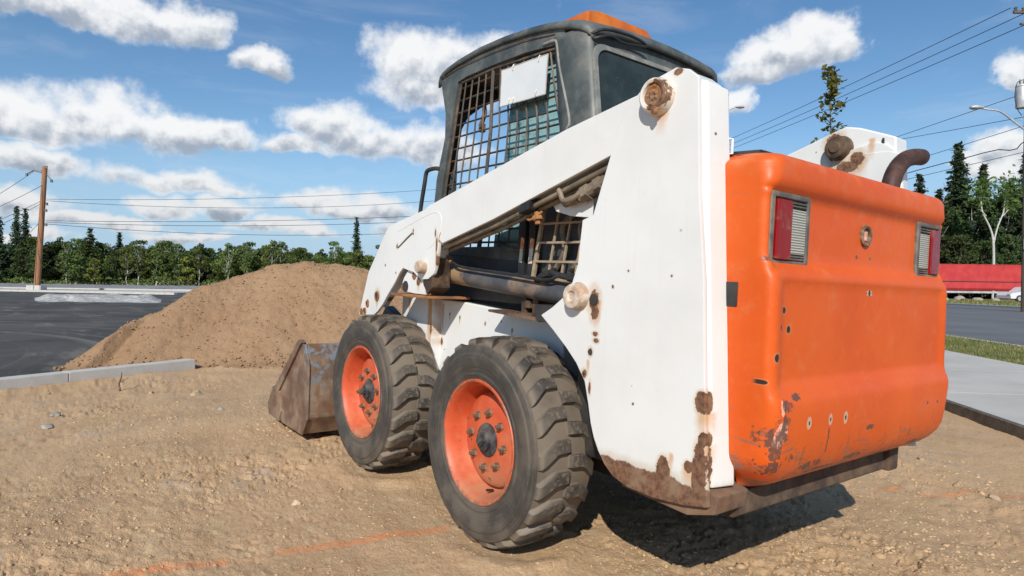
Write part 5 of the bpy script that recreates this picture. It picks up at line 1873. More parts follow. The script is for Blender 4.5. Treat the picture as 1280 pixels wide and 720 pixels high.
def asphalt_fn(g, b, co):
    n = g.noise(co, 0.35, 5, 0.6)
    n2 = g.noise(co, 60.0, 4, 0.7)
    c = g.mix(g.ss(n, 0.40, 0.62), (0.052, 0.050, 0.048), (0.088, 0.084, 0.079))
    # pale dusty tyre tracks sweeping round
    o = g.sep(co)
    r1 = g.m('SQRT', g.add(g.m('POWER', g.sub(o[0], 9.0), 2.0), g.m('POWER', g.sub(o[1], 9.5), 2.0)))
    w_ = g.noise(g.comb(g.mul(r1, 1.7), 0.0, 0.0), 1.6, 4, 0.7)
    w2 = g.noise(g.comb(g.mul(r1, 1.0), g.mul(g.m('ARCTAN2', g.sub(o[1], 9.5), g.sub(o[0], 9.0)), 1.2), 0.0), 1.3, 4, 0.7)
    c = g.mix(g.mul(g.ss(w_, 0.50, 0.66), g.ss(w2, 0.40, 0.60, 0.25, 0.9)), c, (0.19, 0.178, 0.158))
    c = g.mix(g.ss(g.noise(g.scale(co, (0.3, 1.0, 1)), 0.9, 5, 0.7), 0.52, 0.68, 0, 0.7), c, (0.20, 0.18, 0.155))
    c = g.mix(g.ss(n2, 0.45, 0.75, 0, 0.35), c, (0.12, 0.12, 0.12))
    setb(g, b, Base_Color=c, Roughness=0.9)
    b.inputs['Specular IOR Level'].default_value = 0.15
    setb(g, b, Normal=g.bump(n2, 0.4, 0.006))


M['lot'] = mat('fresh_asphalt', asphalt_fn)


def sheet(name, pts, z, m_, kind='structure'):
    b = B()
    b.bm.faces.new([b.bm.verts.new((p[0], p[1], z)) for p in pts])
    o_ = b.build(name, m_)
    return tag(o_, kind=kind)


lot_pts = [K0 + kn * 0.162 - kd * 7, K0 + kn * 0.162 + kd * 1.86, K0 + kn * 0.162 + kd * 9, np.array(cw(14, 40)), np.array(cw(16, 66)), np.array(cw(-75, 66)), np.array(cw(-75, 14))]
sheet('parking_asphalt', lot_pts, 0.004, M['lot'])


def gravel_fn(c1, c2, sc_):
    def fn(g, b, co):
        n = g.noise(co, 0.3, 5, 0.6)
        v = g.vor(co, sc_, 'F1', 'Color')
        vv = g.node('ShaderNodeSeparateColor'); g.l.new(v, vv.inputs[0])
        c = g.mix(vv.outputs[0], c1, c2)
        c = g.mix(g.ss(n, 0.4, 0.65, 0, 0.5), c, tuple(0.75 * q for q in c1))
        setb(g, b, Base_Color=c, Roughness=0.95)
        setb(g, b, Normal=g.bump(g.vor(co, sc_), 0.8, 0.04))
    return fn


M['gravel'] = mat('grey_gravel', gravel_fn((0.19, 0.19, 0.19), (0.29, 0.285, 0.28), 5.0))
M['gravel_pale'] = mat('pale_gravel', gravel_fn((0.28, 0.275, 0.26), (0.52, 0.51, 0.48), 6.0))


def low_bank(name, u0, u1, d0, d1, hgt, m_, nu_=90, nd_=14, ragged=1.2, seed=5):
    uu_ = np.linspace(0, 1, nu_); tt = np.linspace(0, 1, nd_)
    U_, T_ = np.meshgrid(uu_, tt, indexing='ij')
    dA = d0 + ragged * vnoise(U_ * 9, U_ * 0 + 3, seed); dB = d1 + ragged * vnoise(U_ * 8, U_ * 0 + 9, seed)
    d_ = dA + (dB - dA) * T_
    uu2 = (u0 + (u1 - u0) * U_) * (d_ / d0)
    x_ = CX + Fh.x * d_ + Rh.x * uu2; y_ = CY + Fh.y * d_ + Rh.y * uu2
    e = np.minimum(sstep(0, 0.12, U_), sstep(1, 0.88, U_)) * sstep(0, 0.3, T_) * sstep(1, 0.7, T_)
    z_ = 0.0 + hgt * e * (0.7 + 1.0 * np.abs(fbm(x_, y_, 0.7, 4, seed)))
    return link(name, mesh_np(name, np.stack([x_, y_, z_], -1).reshape(-1, 3), grid_faces(nu_, nd_)), None, m_)


o_ = low_bank('gravel_strip', -21.5, -15.7, 28.5, 35.5, 0.22, M['gravel_pale'], 260, 60, 1.4, 5)
tag(o_, kind='structure')
o_ = low_bank('gravel_field', -75, 24, 66, 112, 0.30, M['gravel'], 240, 40, 0.0, 8)
tag(o_, kind='structure')
# far kerbs of the parking lanes: pale lines
def far_kerb(u0, d0, u1, d1, w_, h_):
    A = np.array(cw(u0, d0)); Bq = np.array(cw(u1, d1))
    t = (Bq - A) / np.linalg.norm(Bq - A); n_ = np.array((-t[1], t[0]))
    o_ = strip_obj('kerb', A, Bq, n_, 0, w_, -0.05, h_, M['kerb'], 0.0)
    tag(o_, kind='structure')


far_kerb(-45, 52, -24.5, 46, 0.3, 0.16)
far_kerb(-24.5, 46, -23.5, 52, 0.3, 0.16)
far_kerb(-30, 64.5, -14, 58, 0.3, 0.16)
far_kerb(-62, 65.5, -30, 64.5, 0.3, 0.16)
far_kerb(-14, 58, 12, 62, 0.3, 0.16)
M['walkfar'] = M['walk']
sheet('pavement', [cw(-60, 60), cw(-44, 52.4), cw(-23.6, 52.2), cw(-31, 64.4)], 0.008, M['walk'])
# rubble along the far edge
rs = np.random.RandomState(31)
n_ = 700
u_ = -110 + rs.rand(n_) * 120; d_ = 112 + rs.rand(n_) * 7
u_ = u_ * 1.0
P_ = np.stack([CX + Fh.x * d_ + Rh.x * u_, CY + Fh.y * d_ + Rh.y * u_, 0 * u_ + 0.05], -1)
scatter('rubble_row', P_, 0.15 + 0.55 * rs.rand(n_) ** 3, 8, M['greystone'])

# ------------------------------------------------------------------ street on the right
def along(s0, s1, t0, t1):
    return [tuple(snor * a + sdir * b_) for a, b_ in ((s0, t0), (s1, t0), (s1, t1), (s0, t1))]


def road_fn(g, b, co):
    n = g.noise(co, 0.5, 5, 0.6)
    n2 = g.noise(co, 50.0, 4, 0.7)
    c = g.mix(g.ss(n, 0.38, 0.62), (0.105, 0.108, 0.115), (0.135, 0.137, 0.14))
    o = g.sep(co)
    k = g.add(g.mul(o[0], snor[0]), g.mul(o[1], snor[1]))
    tr = g.noise(g.comb(g.mul(k, 1.0), 0.0, 0.0), 0.8, 3, 0.5)
    c = g.mix(g.ss(tr, 0.45, 0.65, 0, 0.45), c, (0.165, 0.165, 0.165))
    c = g.mix(g.ss(n2, 0.4, 0.75, 0, 0.4), c, (0.19, 0.19, 0.18))
    setb(g, b, Base_Color=c, Roughness=0.85)
    setb(g, b, Normal=g.bump(n2, 0.3, 0.006))


M['road'] = mat('street_asphalt', road_fn)
T0, T1 = -45, 160
sheet('road', along(S_GRASS1 + 0.15, S_ROAD1, T0, T1), 0.004, M['road'])
o_ = strip_obj('kerb', snor * 0 + sdir * T0, sdir * T1, snor, S_GRASS1, S_GRASS1 + 0.15, -0.2, 0.075, M['kerb'], 0.015); tag(o_, kind='structure')
o_ = strip_obj('kerb', snor * 0 + sdir * T0, sdir * T1, snor, S_ROAD1, S_ROAD1 + 0.35, -0.2, 0.14, M['kerb'], 0.02); tag(o_, kind='structure')
walk = empty('sidewalk', (0, 0, 0)); walk['kind'] = 'structure'
t_ = -20.0
while t_ < 60:
    ln = 1.8
    o_ = strip_obj('slab', sdir * (t_ + 0.006), sdir * (t_ + ln - 0.006), snor, S_WALK0, S_WALK1, -0.05, 0.099, M['walk'], 0.008, walk)
    t_ += ln


def board_fn(g, b, co):
    n = g.noise(co, 9.0, 6, 0.7)
    c = g.mix(g.ss(n, 0.35, 0.65), (0.115, 0.08, 0.05), (0.21, 0.16, 0.11))
    setb(g, b, Base_Color=c, Roughness=0.95)
    setb(g, b, Normal=g.bump(g.noise(co, 40.0, 6, 0.75), 0.8, 0.01))


M['raw_edge'] = mat('soil_stained_edge', board_fn)
o_ = strip_obj('sidewalk_edge', sdir * -20, sdir * 60, snor, S_WALK0 - 0.022, S_WALK0 - 0.002, -0.1, 0.088, M['raw_edge'], 0.004); tag(o_, kind='structure')


def grassg_fn(g, b, co):
    n = g.noise(co, 2.2, 5, 0.7)
    c = g.mix(g.ss(n, 0.38, 0.62), (0.13, 0.135, 0.035), (0.30, 0.25, 0.11))
    c = g.mix(g.ss(g.noise(co, 30.0, 5, 0.7), 0.45, 0.7, 0, 0.6), c, (0.085, 0.105, 0.022))
    setb(g, b, Base_Color=c, Roughness=0.95)
    setb(g, b, Normal=g.bump(g.noise(co, 60.0, 5, 0.8), 1.0, 0.03))


M['turf'] = mat('dry_turf', grassg_fn)
sheet('grass_verge', along(S_WALK1 + 0.01, S_GRASS1 - 0.01, T0, T1), 0.070, M['turf'])
sheet('grass_verge', along(S_ROAD1 + 0.36, S_ROAD1 + 90, T0, T1 + 40), 0.10, M['turf'])


def blades(name, n, area, h0, h1, seed, m_, wdt=0.012):
    rs_ = np.random.RandomState(seed)
    p = area(rs_, n)
    n = len(p)
    a = rs_.rand(n) * 2 * PI; hh_ = h0 + (h1 - h0) * rs_.rand(n)
    ln = (rs_.rand(n) - 0.5) * 1.2 * hh_; la = rs_.rand(n) * 2 * PI
    w_ = wdt * (0.6 + 0.8 * rs_.rand(n))
    A = np.stack([p[:, 0] - w_ * np.cos(a), p[:, 1] - w_ * np.sin(a), p[:, 2]], -1)
    Bq = np.stack([p[:, 0] + w_ * np.cos(a), p[:, 1] + w_ * np.sin(a), p[:, 2]], -1)
    Cq = np.stack([p[:, 0] + ln * np.cos(la), p[:, 1] + ln * np.sin(la), p[:, 2] + hh_], -1)
    v = np.stack([A, Bq, Cq], 1).reshape(-1, 3)
    f = np.arange(3 * n).reshape(-1, 3)
    return tag(link(name, mesh_np(name, v, f, smooth=False), None, m_), kind='stuff')


def leaf_fn(c1, c2, c3, transl=0.25):
    def fn(g, b, co):
        geo = g.node('ShaderNodeNewGeometry')
        oi = g.node('ShaderNodeObjectInfo')
        n = g.noise(geo.outputs['Position'], 0.55, 3, 0.6)
        n2 = g.noise(geo.outputs['Position'], 5.0, 2, 0.6)
        c = g.mix(g.ss(n, 0.36, 0.64), c1, c2)
        c = g.mix(g.ss(n2, 0.50, 0.72, 0, 0.7), c, c3)
        hs = g.node('ShaderNodeHueSaturation')
        g.put(hs.inputs['Hue'], g.add(g.mul(g.sub(oi.outputs['Random'], 0.5), 0.045), 0.5))
        g.put(hs.inputs['Value'], g.add(g.mul(oi.outputs['Random'], 0.5), 0.75))
        g.l.new(c, hs.inputs['Color'])
        c = hs.outputs[0]
        setb(g, b, Base_Color=c, Roughness=0.65)
        b.inputs['Specular IOR Level'].default_value = 0.25
        tr = g.node('ShaderNodeBsdfTranslucent')
        g.l.new(c, tr.inputs[0])
        mx_ = g.node('ShaderNodeMixShader'); mx_.inputs[0].default_value = transl
        outn = next(q for q in g.n if q.type == 'OUTPUT_MATERIAL')
        g.l.new(b.outputs[0], mx_.inputs[1]); g.l.new(tr.outputs[0], mx_.inputs[2])
        g.l.new(mx_.outputs[0], outn.inputs['Surface'])
    return fn


M['blade'] = mat('grass_blade', leaf_fn((0.15, 0.17, 0.045), (0.24, 0.22, 0.08), (0.38, 0.32, 0.16)))


def area1(rs_, n):
    t = -6 + rs_.rand(n) ** 0.8 * 34; s = S_WALK1 - 0.02 + rs_.rand(n) * (S_GRASS1 - S_WALK1 + 0.03)
    return np.stack([snor[0] * s + sdir[0] * t, snor[1] * s + sdir[1] * t, 0 * t + 0.068], -1)


blades('grass', 45000, area1, 0.02, 0.06, 41, M['blade'], 0.006)


def area2(rs_, n):
    t = 5 + rs_.rand(n) * 110; s = S_ROAD1 + 0.4 + rs_.rand(n) * 8
    return np.stack([snor[0] * s + sdir[0] * t, snor[1] * s + sdir[1] * t, 0 * t + 0.10], -1)


blades('long_grass', 12000, area2, 0.06, 0.22, 42, M['blade'], 0.05)

# ------------------------------------------------------------------ trees
M['leaf_mid'] = mat('mid_green_leaves', leaf_fn((0.105, 0.150, 0.042), (0.155, 0.205, 0.058), (0.215, 0.260, 0.085), 0.40))
M['leaf_light'] = mat('light_green_leaves', leaf_fn((0.125, 0.175, 0.042), (0.175, 0.235, 0.055), (0.25, 0.28, 0.085), 0.35))
M['leaf_dark'] = mat('dark_green_leaves', leaf_fn((0.050, 0.078, 0.027), (0.076, 0.110, 0.036), (0.110, 0.148, 0.050), 0.28))
M['needle'] = mat('spruce_needles', leaf_fn((0.040, 0.065, 0.032), (0.060, 0.092, 0.042), (0.092, 0.128, 0.056), 0.22))
M['leaf_autumn'] = mat('yellowing_leaves', leaf_fn((0.16, 0.19, 0.03), (0.21, 0.22, 0.04), (0.26, 0.20, 0.05)))
M['young_leaf'] = mat('young_tree_leaves', leaf_fn((0.085, 0.10, 0.022), (0.14, 0.15, 0.035), (0.26, 0.22, 0.06)))


def birch_fn(g, b, co):
    o = g.sep(co)
    n = g.noise(g.scale(co, (1, 1, 6)), 3.0, 4, 0.7)
    c = g.mix(g.ss(n, 0.58, 0.66), (0.50, 0.485, 0.45), (0.09, 0.08, 0.07))
    setb(g, b, Base_Color=c, Roughness=0.8)


M['birch'] = mat('birch_bark', birch_fn)


def quads(centers, size, rs_, up=0.3, stretch=1.0, dirs=None):
    n = len(centers)
    d = rs_.randn(n, 3)
    if dirs is not None: d = dirs + 0.35 * d
    d /= np.linalg.norm(d, axis=1)[:, None] + 1e-9
    nn = rs_.randn(n, 3); nn[:, 2] = np.abs(nn[:, 2]) + up
    e2 = np.cross(d, nn); e2 /= np.linalg.norm(e2, axis=1)[:, None] + 1e-9
    s = (size * (0.6 + 0.8 * rs_.rand(n)))[:, None]
    a = d * s * stretch; b_ = e2 * s
    bend = np.cross(a, b_); bend /= np.linalg.norm(bend, axis=1)[:, None] + 1e-9
    v = np.stack([centers - a, centers - b_ * 0.6 + bend * s * 0.15, centers + a, centers + b_ * 0.6 + bend * s * 0.15], 1).reshape(-1, 3)
    return v, np.arange(4 * n).reshape(-1, 4)


def broadleaf(seed, H, Rr, nleaf, lsize, base=0.30, lobes=14, trunk_r=0.16, lean_=0.3):
    """returns trunk builder and crown arrays; crown is gathered round the limb tips"""
    rs_ = np.random.RandomState(seed)
    b = B()
    top = Vector((rs_.randn() * lean_, rs_.randn() * lean_, H * 0.93))
    path = [Vector((0, 0, -0.3))] + [Vector((top.x * t + rs_.randn() * 0.12, top.y * t + rs_.randn() * 0.12, H * 0.93 * t)) for t in (0.2, 0.4, 0.6, 0.8, 1.0)]
    sp = spline(path, 3)
    b.tube(sp, [trunk_r * (1 - 0.88 * i / (len(sp) - 1)) for i in range(len(sp))], 7)
    cs, rr_ = [], []
    for k in range(lobes):
        f = base + (0.98 - base) * (k + 0.5) / lobes
        z_ = H * f
        env = math.sin(PI * min(1, (f - base) / (1.05 - base)) ** 0.75) ** 0.7
        ang = k * 2.4 + rs_.rand()
        rad_ = Rr * env * (0.35 + 0.65 * rs_.rand())
        c = Vector((top.x * f + rad_ * math.cos(ang), top.y * f + rad_ * math.sin(ang), z_ + rs_.randn() * 0.2))
        p0 = sp[min(len(sp) - 1, int(f * 0.82 * (len(sp) - 1)))]
        mid = (p0 + c) / 2 + Vector((0, 0, -0.15 * rad_))
        b.tube([p0, mid, c], [trunk_r * 0.35 * (1 - f * 0.5), trunk_r * 0.22, 0.02], 5)
        cs.append(c); rr_.append(Rr * (0.15 + 0.22 * rs_.rand()) * (0.7 + 0.5 * env))
    cs.append(Vector((top.x, top.y, H * 0.95))); rr_.append(Rr * 0.25)
    w_ = np.array(rr_) ** 2; w_ /= w_.sum()
    pick = rs_.choice(len(cs), nleaf, p=w_)
    C_ = np.array([c[:] for c in cs])[pick]; R_ = np.array(rr_)[pick][:, None]
    d = rs_.randn(nleaf, 3); d /= np.linalg.norm(d, axis=1)[:, None]
    rad_ = R_ * (0.35 + 0.75 * rs_.rand(nleaf, 1) ** 0.5)
    P_ = C_ + d * rad_ * np.array([1, 1, 0.72])
    v, f = quads(P_, lsize, rs_)
    return b, v, f


def spruce(seed, H, Rmax, levels=34, per=9, lsize=0.34, sparse=0.0, base=0.08):
    rs_ = np.random.RandomState(seed)
    b = B()
    b.tube([(0, 0, -0.3), (0.03, 0, H * 0.5), (0, 0.03, H * 0.99)], [H * 0.016, H * 0.010, 0.015], 7)
    P_, D_, S_ = [], [], []
    for i in range(levels):
        f = base + (0.99 - base) * (i / (levels - 1)) ** 0.92
        z_ = H * f
        R_ = Rmax * (1 - f) ** 0.82 * (0.75 + 0.5 * rs_.rand()) + 0.10
        m_ = max(3, int(per * (0.45 + 0.55 * (1 - f)) + 1))
        a0 = rs_.rand() * 6
        for k in range(m_):
            if rs_.rand() < sparse: continue
            a = a0 + 2 * PI * k / m_ + rs_.randn() * 0.25
            L_ = R_ * (0.65 + 0.5 * rs_.rand())
            st = max(2, int(L_ / (lsize * 0.42)))
            for j in range(st):
                t = (j + 0.6) / st
                dz = -0.30 * L_ * t + 0.16 * L_ * t * t * 1.6
                wsp = lsize * 0.5 * (1 - t * 0.5)
                for q in range(3):
                    P_.append((math.cos(a) * L_ * t + rs_.randn() * wsp, math.sin(a) * L_ * t + rs_.randn() * wsp, z_ + dz + rs_.randn() * lsize * 0.22))
                    D_.append((math.cos(a) + rs_.randn() * 0.5, math.sin(a) + rs_.randn() * 0.5, -0.25))
                    S_.append(lsize * (1.15 - 0.55 * t))
    P_ = np.array(P_); D_ = np.array(D_)
    v, f = quads(P_, np.array(S_) * 0.62, rs_, 0.8, 1.25, D_)
    return b, v, f


def proto(kind, b, v, f, bark, leafm, lab):
    r_ = empty(kind)
    t_ = b.build('trunk', bark, r_)
    c_ = link('crown', mesh_np('crown', v, f, smooth=False), r_, leafm)
    return r_


PR = {}
def mk(key, name, fn, args, bark, leafm):
    b, v, f = fn(*args)
    PR[key] = [proto(name, b, v, f, bark, leafm, ''), False]


mk('b1', 'broadleaf_tree', broadleaf, (1, 8.0, 2.6, 3000, 0.20, 0.16, 30), M['bark'], M['leaf_mid'])
mk('b2', 'broadleaf_tree', broadleaf, (2, 7.5, 2.4, 3000, 0.20, 0.14, 28), M['bark'], M['leaf_dark'])
mk('b3', 'broadleaf_tree', broadleaf, (3, 7.0, 2.6, 2600, 0.19, 0.12, 30), M['bark'], M['leaf_light'])
mk('b4', 'birch_tree', broadleaf, (4, 8.2, 1.8, 1300, 0.18, 0.28, 22, 0.10, 0.6), M['birch'], M['leaf_mid'])
mk('b5', 'birch_tree', broadleaf, (5, 7.8, 1.7, 1100, 0.18, 0.32, 18, 0.09, 0.9), M['birch'], M['leaf_light'])
mk('p1', 'pine_tree', spruce, (6, 9.0, 3.6, 15, 10, 0.42, 0.15, 0.18), M['bark'], M['leaf_dark'])
mk('s1', 'spruce_tree', spruce, (7, 14.0, 2.3, 34, 9, 0.40, 0.05, 0.10), M['bark'], M['needle'])
mk('s2', 'spruce_tree', spruce, (8, 14.0, 1.9, 36, 8, 0.38, 0.10, 0.12), M['bark'], M['needle'])
mk('s3', 'spruce_tree', spruce, (9, 18.0, 4.0, 44, 12, 0.50, 0.10, 0.06), M['bark'], M['needle'])
mk('s4', 'spruce_tree', spruce, (10, 18.0, 3.4, 40, 11, 0.48, 0.15, 0.10), M['bark'], M['needle'])
mk('d1', 'broadleaf_tree', broadleaf, (11, 14.0, 4.0, 6500, 0.28, 0.12, 42, 0.22), M['bark'], M['leaf_dark'])
mk('d2', 'birch_tree', broadleaf, (12, 14.0, 3.0, 3600, 0.25, 0.25, 30, 0.13, 0.7), M['birch'], M['leaf_dark'])
mk('y1', 'broadleaf_tree', broadleaf, (13, 5.2, 1.5, 1100, 0.20, 0.15, 10, 0.08), M['bark'], M['leaf_autumn'])


def zone(px):
    if px < 0: return 'beyond the left edge of the picture'
    if px < 45: return 'left of the brown wooden pole'
    if px < 100: return 'just right of the brown wooden pole'
    if px < 150: return 'about the broad layered pine'
    if px < 205: return 'between the pine and the yellowish tree'
    if px < 260: return 'above the left foot of the soil heap'
    if px < 330: return 'above the left slope of the soil heap'
    if px < 400: return 'above the crest of the soil heap'
    if px < 470: return 'above the right slope of the soil heap'
    if px < 920: return 'hidden behind the loader'
    if px < 1130: return 'hidden behind the orange tail door'
    if px < 1168: return 'at the left end of the dark wood, by the exhaust'
    if px < 1205: return 'in the dark wood left of the tallest spruce top'
    if px < 1235: return 'in the dark wood between tallest spruce and forked birch'
    if px < 1262: return 'in the dark wood about the forked birch'
    if px < 1282: return 'in the dark wood at the right edge'
    return 'in the dark wood beyond the right edge'


def tree(key, px, d, scale, label, cat='tree', group=None, zs=None, base=0.0):
    if group:
        label = label.split(' in the ')[0].split(' at the ')[0].split(' behind ')[0].split(' standing ')[0]
        if 'back row' in group: label += ' in the rear row'
        elif 'front of' in group: label += ' in the front row'
        label += ' ' + zone(px)
        label = ' '.join(label.split()[:16])
    p = PR[key]
    o_ = p[0] if not p[1] else copy_tree(p[0])
    p[1] = True
    x_, y_ = cw((px - 640) / 792.6 * d, d)
    o_.location = (x_, y_, base)
    o_.rotation_euler = (0, 0, random.random() * 6.28)
    zs = zs or scale
    o_.scale = (scale, scale, zs)
    o_['label'] = label; o_['category'] = cat
    if group: o_['group'] = group
    elif 'group' in o_: del o_['group']
    return o_


GL = 'trees along the far side of the gravel field'
LB = {'b1': 'mid green broadleaf tree in the far row beyond the gravel field', 'b2': 'dark green broadleaf tree in the far row beyond the gravel field', 'b3': 'light green bushy tree in the far row beyond the gravel field',
      'b4': 'white stemmed birch with a mid green crown in the far row', 'b5': 'thin pale birch with a light green crown in the far row', 'p1': 'dark layered pine in the far row beyond the gravel field',
      's1': 'dark spruce standing among the far row of trees', 's2': 'slim dark spruce standing in the far row of trees'}
rt = random.Random(5)
D0 = 120
# the ones that stand out
tree('s1', 20, 118, 0.95, 'taller left one of the twin spruces left of the wooden pole', group=None, zs=1.04)
tree('s2', 31, 117, 1.05, 'right one of the twin spruces, just left of the wooden pole', group=None, zs=1.0)
tree('s2', -2, 112, 1.1, 'spruce cut by the left edge of the picture', zs=0.86)
tree('p1', 112, 112, 1.05, 'broad layered pine right of the wooden pole', zs=1.12)
tree('s1', 149, 124, 0.95, 'dark spruce top rising behind the birches right of the pine', zs=0.74)
tree('s2', 445, 122, 1.0, 'tall slim spruce standing alone over the trees above the soil heap', zs=0.98)
tree('b4', 172, 112, 1.0, 'white birch with a round crown, second clump right of the pine')
tree('b5', 195, 113, 0.98, 'thin leaning birch in the gap left of the forked birch')
tree('b4', 224, 113, 0.93, 'forked white birch left of the yellowish young tree')
tree('y1', 235, 110, 1.0, 'yellowish young tree over the left slope of the soil heap')
tree('y1', 116, 108, 0.9, 'small light green tree standing before the broad pine')
for (px_b, dd_b, kk, sc_b) in [(249, 111, 'b5', .86), (283, 112, 'b5', .97), (287, 115, 'b4', .90), (309, 113, 'b4', 1.0), (333, 114, 'b4', .93), (338, 112, 'b5', 1.04), (160, 111, 'b5', .85), (84, 113, 'b4', .95), (418, 113, 'b4', 1.04)]:
    tree(kk, px_b, dd_b, sc_b, {'b4': 'white stemmed birch standing at the front of the far row', 'b5': 'thin crooked pale birch at the front of the far row'}[kk], group='birches at the front of the far row')
x_ = -75.0
cnt = 0
while x_ < 520:
    key = rt.choice(['b1', 'b1', 'b2', 'b3', 'b1', 'b2', 'b2', 'b5', 'b3'] if x_ < 260 else ['b3', 'b1', 'b3', 'b5', 'b3', 'b1', 'b2', 'b4'])
    sc_ = rt.uniform(0.66, 1.06) * (1.05 if x_ < 90 else 0.97)
    if 300 < x_: sc_ *= 1.04
    tree(key, x_ + rt.uniform(-4, 4), D0 + rt.uniform(-8, 5), sc_, LB[key], group=GL)
    x_ += rt.uniform(5.0, 11.5)
    cnt += 1
x_ = -80.0
while x_ < 560:
    key = rt.choice(['b2', 'b1', 'b2', 'b3'])
    tree(key, x_, D0 + 12 + rt.uniform(-3, 3), rt.uniform(0.88, 1.06), LB[key].replace('in the far row', 'at the back of the far row'), group='back row of trees beyond the gravel field')
    x_ += rt.uniform(11, 18)
x_ = 570.0      # the row goes on behind the loader
while x_ < 900:
    key = rt.choice(['b1', 'b2', 'b3'])
    tree(key, x_, D0 + rt.uniform(-5, 5), rt.uniform(0.9, 1.05), LB[key], group=GL)
    x_ += rt.uniform(16, 26)


def wood_mass(name, u0, u1, d0, d1, hlo, hhi, n, ls, seed, m_):
    rs_ = np.random.RandomState(seed)
    u = u0 + rs_.rand(n) * (u1 - u0); d = d0 + rs_.rand(n) * (d1 - d0)
    top = hlo + (hhi - hlo) * (0.5 + 0.9 * fbm(u, d * 0.3, 0.16, 3, seed))
    z_ = rs_.rand(n) ** 0.75 * top
    P_ = np.stack([CX + Fh.x * d + Rh.x * u, CY + Fh.y * d + Rh.y * u, z_], -1)
    v, f = quads(P_, ls, rs_)
    return tag(link(name, mesh_np(name, v, f, smooth=False), None, m_), kind='stuff')


wood_mass('undergrowth', -125, 40, 125, 134, 3.5, 6.5, 15000, 0.42, 3, M['leaf_dark'])
wood_mass('bushes', -118, 30, 109, 116, 0.3, 2.9, 9000, 0.22, 4, M['leaf_mid'])

# wood on the right
GRt = 'trees of the dark wood behind the red trailer'
RB_ = {'s3': 'broad dark spruce in the wood behind the red trailer', 's4': 'narrow dark spruce in the wood behind the red trailer', 'd1': 'dense dark broadleaf tree in the wood behind the red trailer', 'd2': 'pale stemmed tree in the dark wood behind the red trailer'}
DR = 84
tree('s3', 1195, DR - 3, 0.98, 'tallest spruce of the wood, above the middle of the red trailer', zs=1.10)
tree('s4', 1226, DR, 0.92, 'second tallest spruce, right of the tallest above the trailer', zs=0.99)
tree('s3', 1148, DR + 4, 0.80, 'spruce beside the exhaust pipe at the left end of the wood', zs=0.95)
tree('s3', 1281, DR - 6, 0.95, 'spruce cut by the right edge of the picture', zs=1.0)
tree('s4', 1262, DR + 6, 0.8, 'small spruce top between the forked birch and the right edge', zs=0.95)
for (px, d, key, s_) in [(1135, 88, 's4', .82), (1160, 84, 'd1', .80), (1172, 90, 's4', .86), (1182, 80, 'd1', .82), (1206, 90, 's4', .88), (1212, 80, 'd2', .90), (1219, 86, 'd1', .9), (1236, 88, 'd1', 1.0), (1248, 84, 'd1', .92), (1255, 79, 'd2', .95), (1270, 88, 'd1', .96), (1290, 86, 'd1', 1.0),
                         (1305, 84, 's4', .95), (1322, 88, 'd1', 1.0), (1340, 82, 's3', .95), (1365, 86, 'd1', 1.0), (1390, 84, 's4', 1.0), (1420, 86, 'd1', 1.0), (1112, 92, 's4', .72), (1090, 94, 'd1', .66), (1060, 98, 's4', .66), (1030, 102, 'd1', .62), (1000, 106, 's4', .62), (970, 110, 'd1', .6), (940, 114, 'b2', 1.0), (915, 118, 'b1', 1.0),
                         (1168, 78, 'd2', .82), (1200, 76, 'd1', .55), (1228, 75, 'd1', .5), (1262, 75, 'd1', .55), (1150, 77, 'd1', .5), (1290, 75, 'd1', .55)]:
    tree(key, px, d, s_, RB_.get(key, 'dark broadleaf tree at the left end of the wood behind the loader'), group=GRt)
wood_mass('dark_undergrowth', 44, 100, 86, 96, 8.0, 13.0, 15000, 0.55, 6, M['leaf_dark'])
# forked white birch
r_ = empty('birch_tree')
b = B()
b.tube(spline([(0, 0, -.2), (0.05, 0, 3.0), (-0.05, 0, 6.6), (-0.35, 0.1, 8.2), (-1.3, 0.1, 10.2), (-1.55, 0, 12.2), (-1.5, 0, 13.2)], 5), [0.15 - 0.115 * i / 30 for i in range(31)], 8)
b.tube(spline([(-0.05, 0, 6.4), (0.35, -0.1, 8.4), (0.95, -0.1, 10.0), (1.25, 0, 11.8), (1.6, 0, 13.0)], 5), [0.10 - 0.075 * i / 20 for i in range(21)], 7)
b.tube([(0.6, 0, 9.2), (1.5, 0, 10.2), (2.1, 0, 10.8)], [0.06, 0.04, 0.02], 6)
b.tube([(-0.9, 0, 9.6), (-1.7, 0, 10.4)], [0.06, 0.02], 6)
b.build('trunk', M['birch'], r_, xform=Matrix.Rotation(-rad(127.05 - 0), 4, 'Z'))
rs_ = np.random.RandomState(77)
P_ = np.concatenate([np.array([[-1.4, 0, 12.6]]) + rs_.randn(350, 3) * np.array([.7, .7, .7]), np.array([[1.5, 0, 12.6]]) + rs_.randn(350, 3) * np.array([.8, .8, .7]), np.array([[2.0, 0, 10.9]]) + rs_.randn(130, 3) * 0.5])
P_ = P_ @ np.array(Matrix.Rotation(-rad(127.05), 3, 'Z')).T
v, f = quads(P_, 0.22, rs_)
link('crown', mesh_np('crown', v, f, smooth=False), r_, M['leaf_mid'])
x_, y_ = cw((1241 - 640) / 792.6 * 72, 72)
r_.location = (x_, y_, 0)
tag(r_, 'forked birch with bright white trunk behind the right end of the red trailer', 'tree')

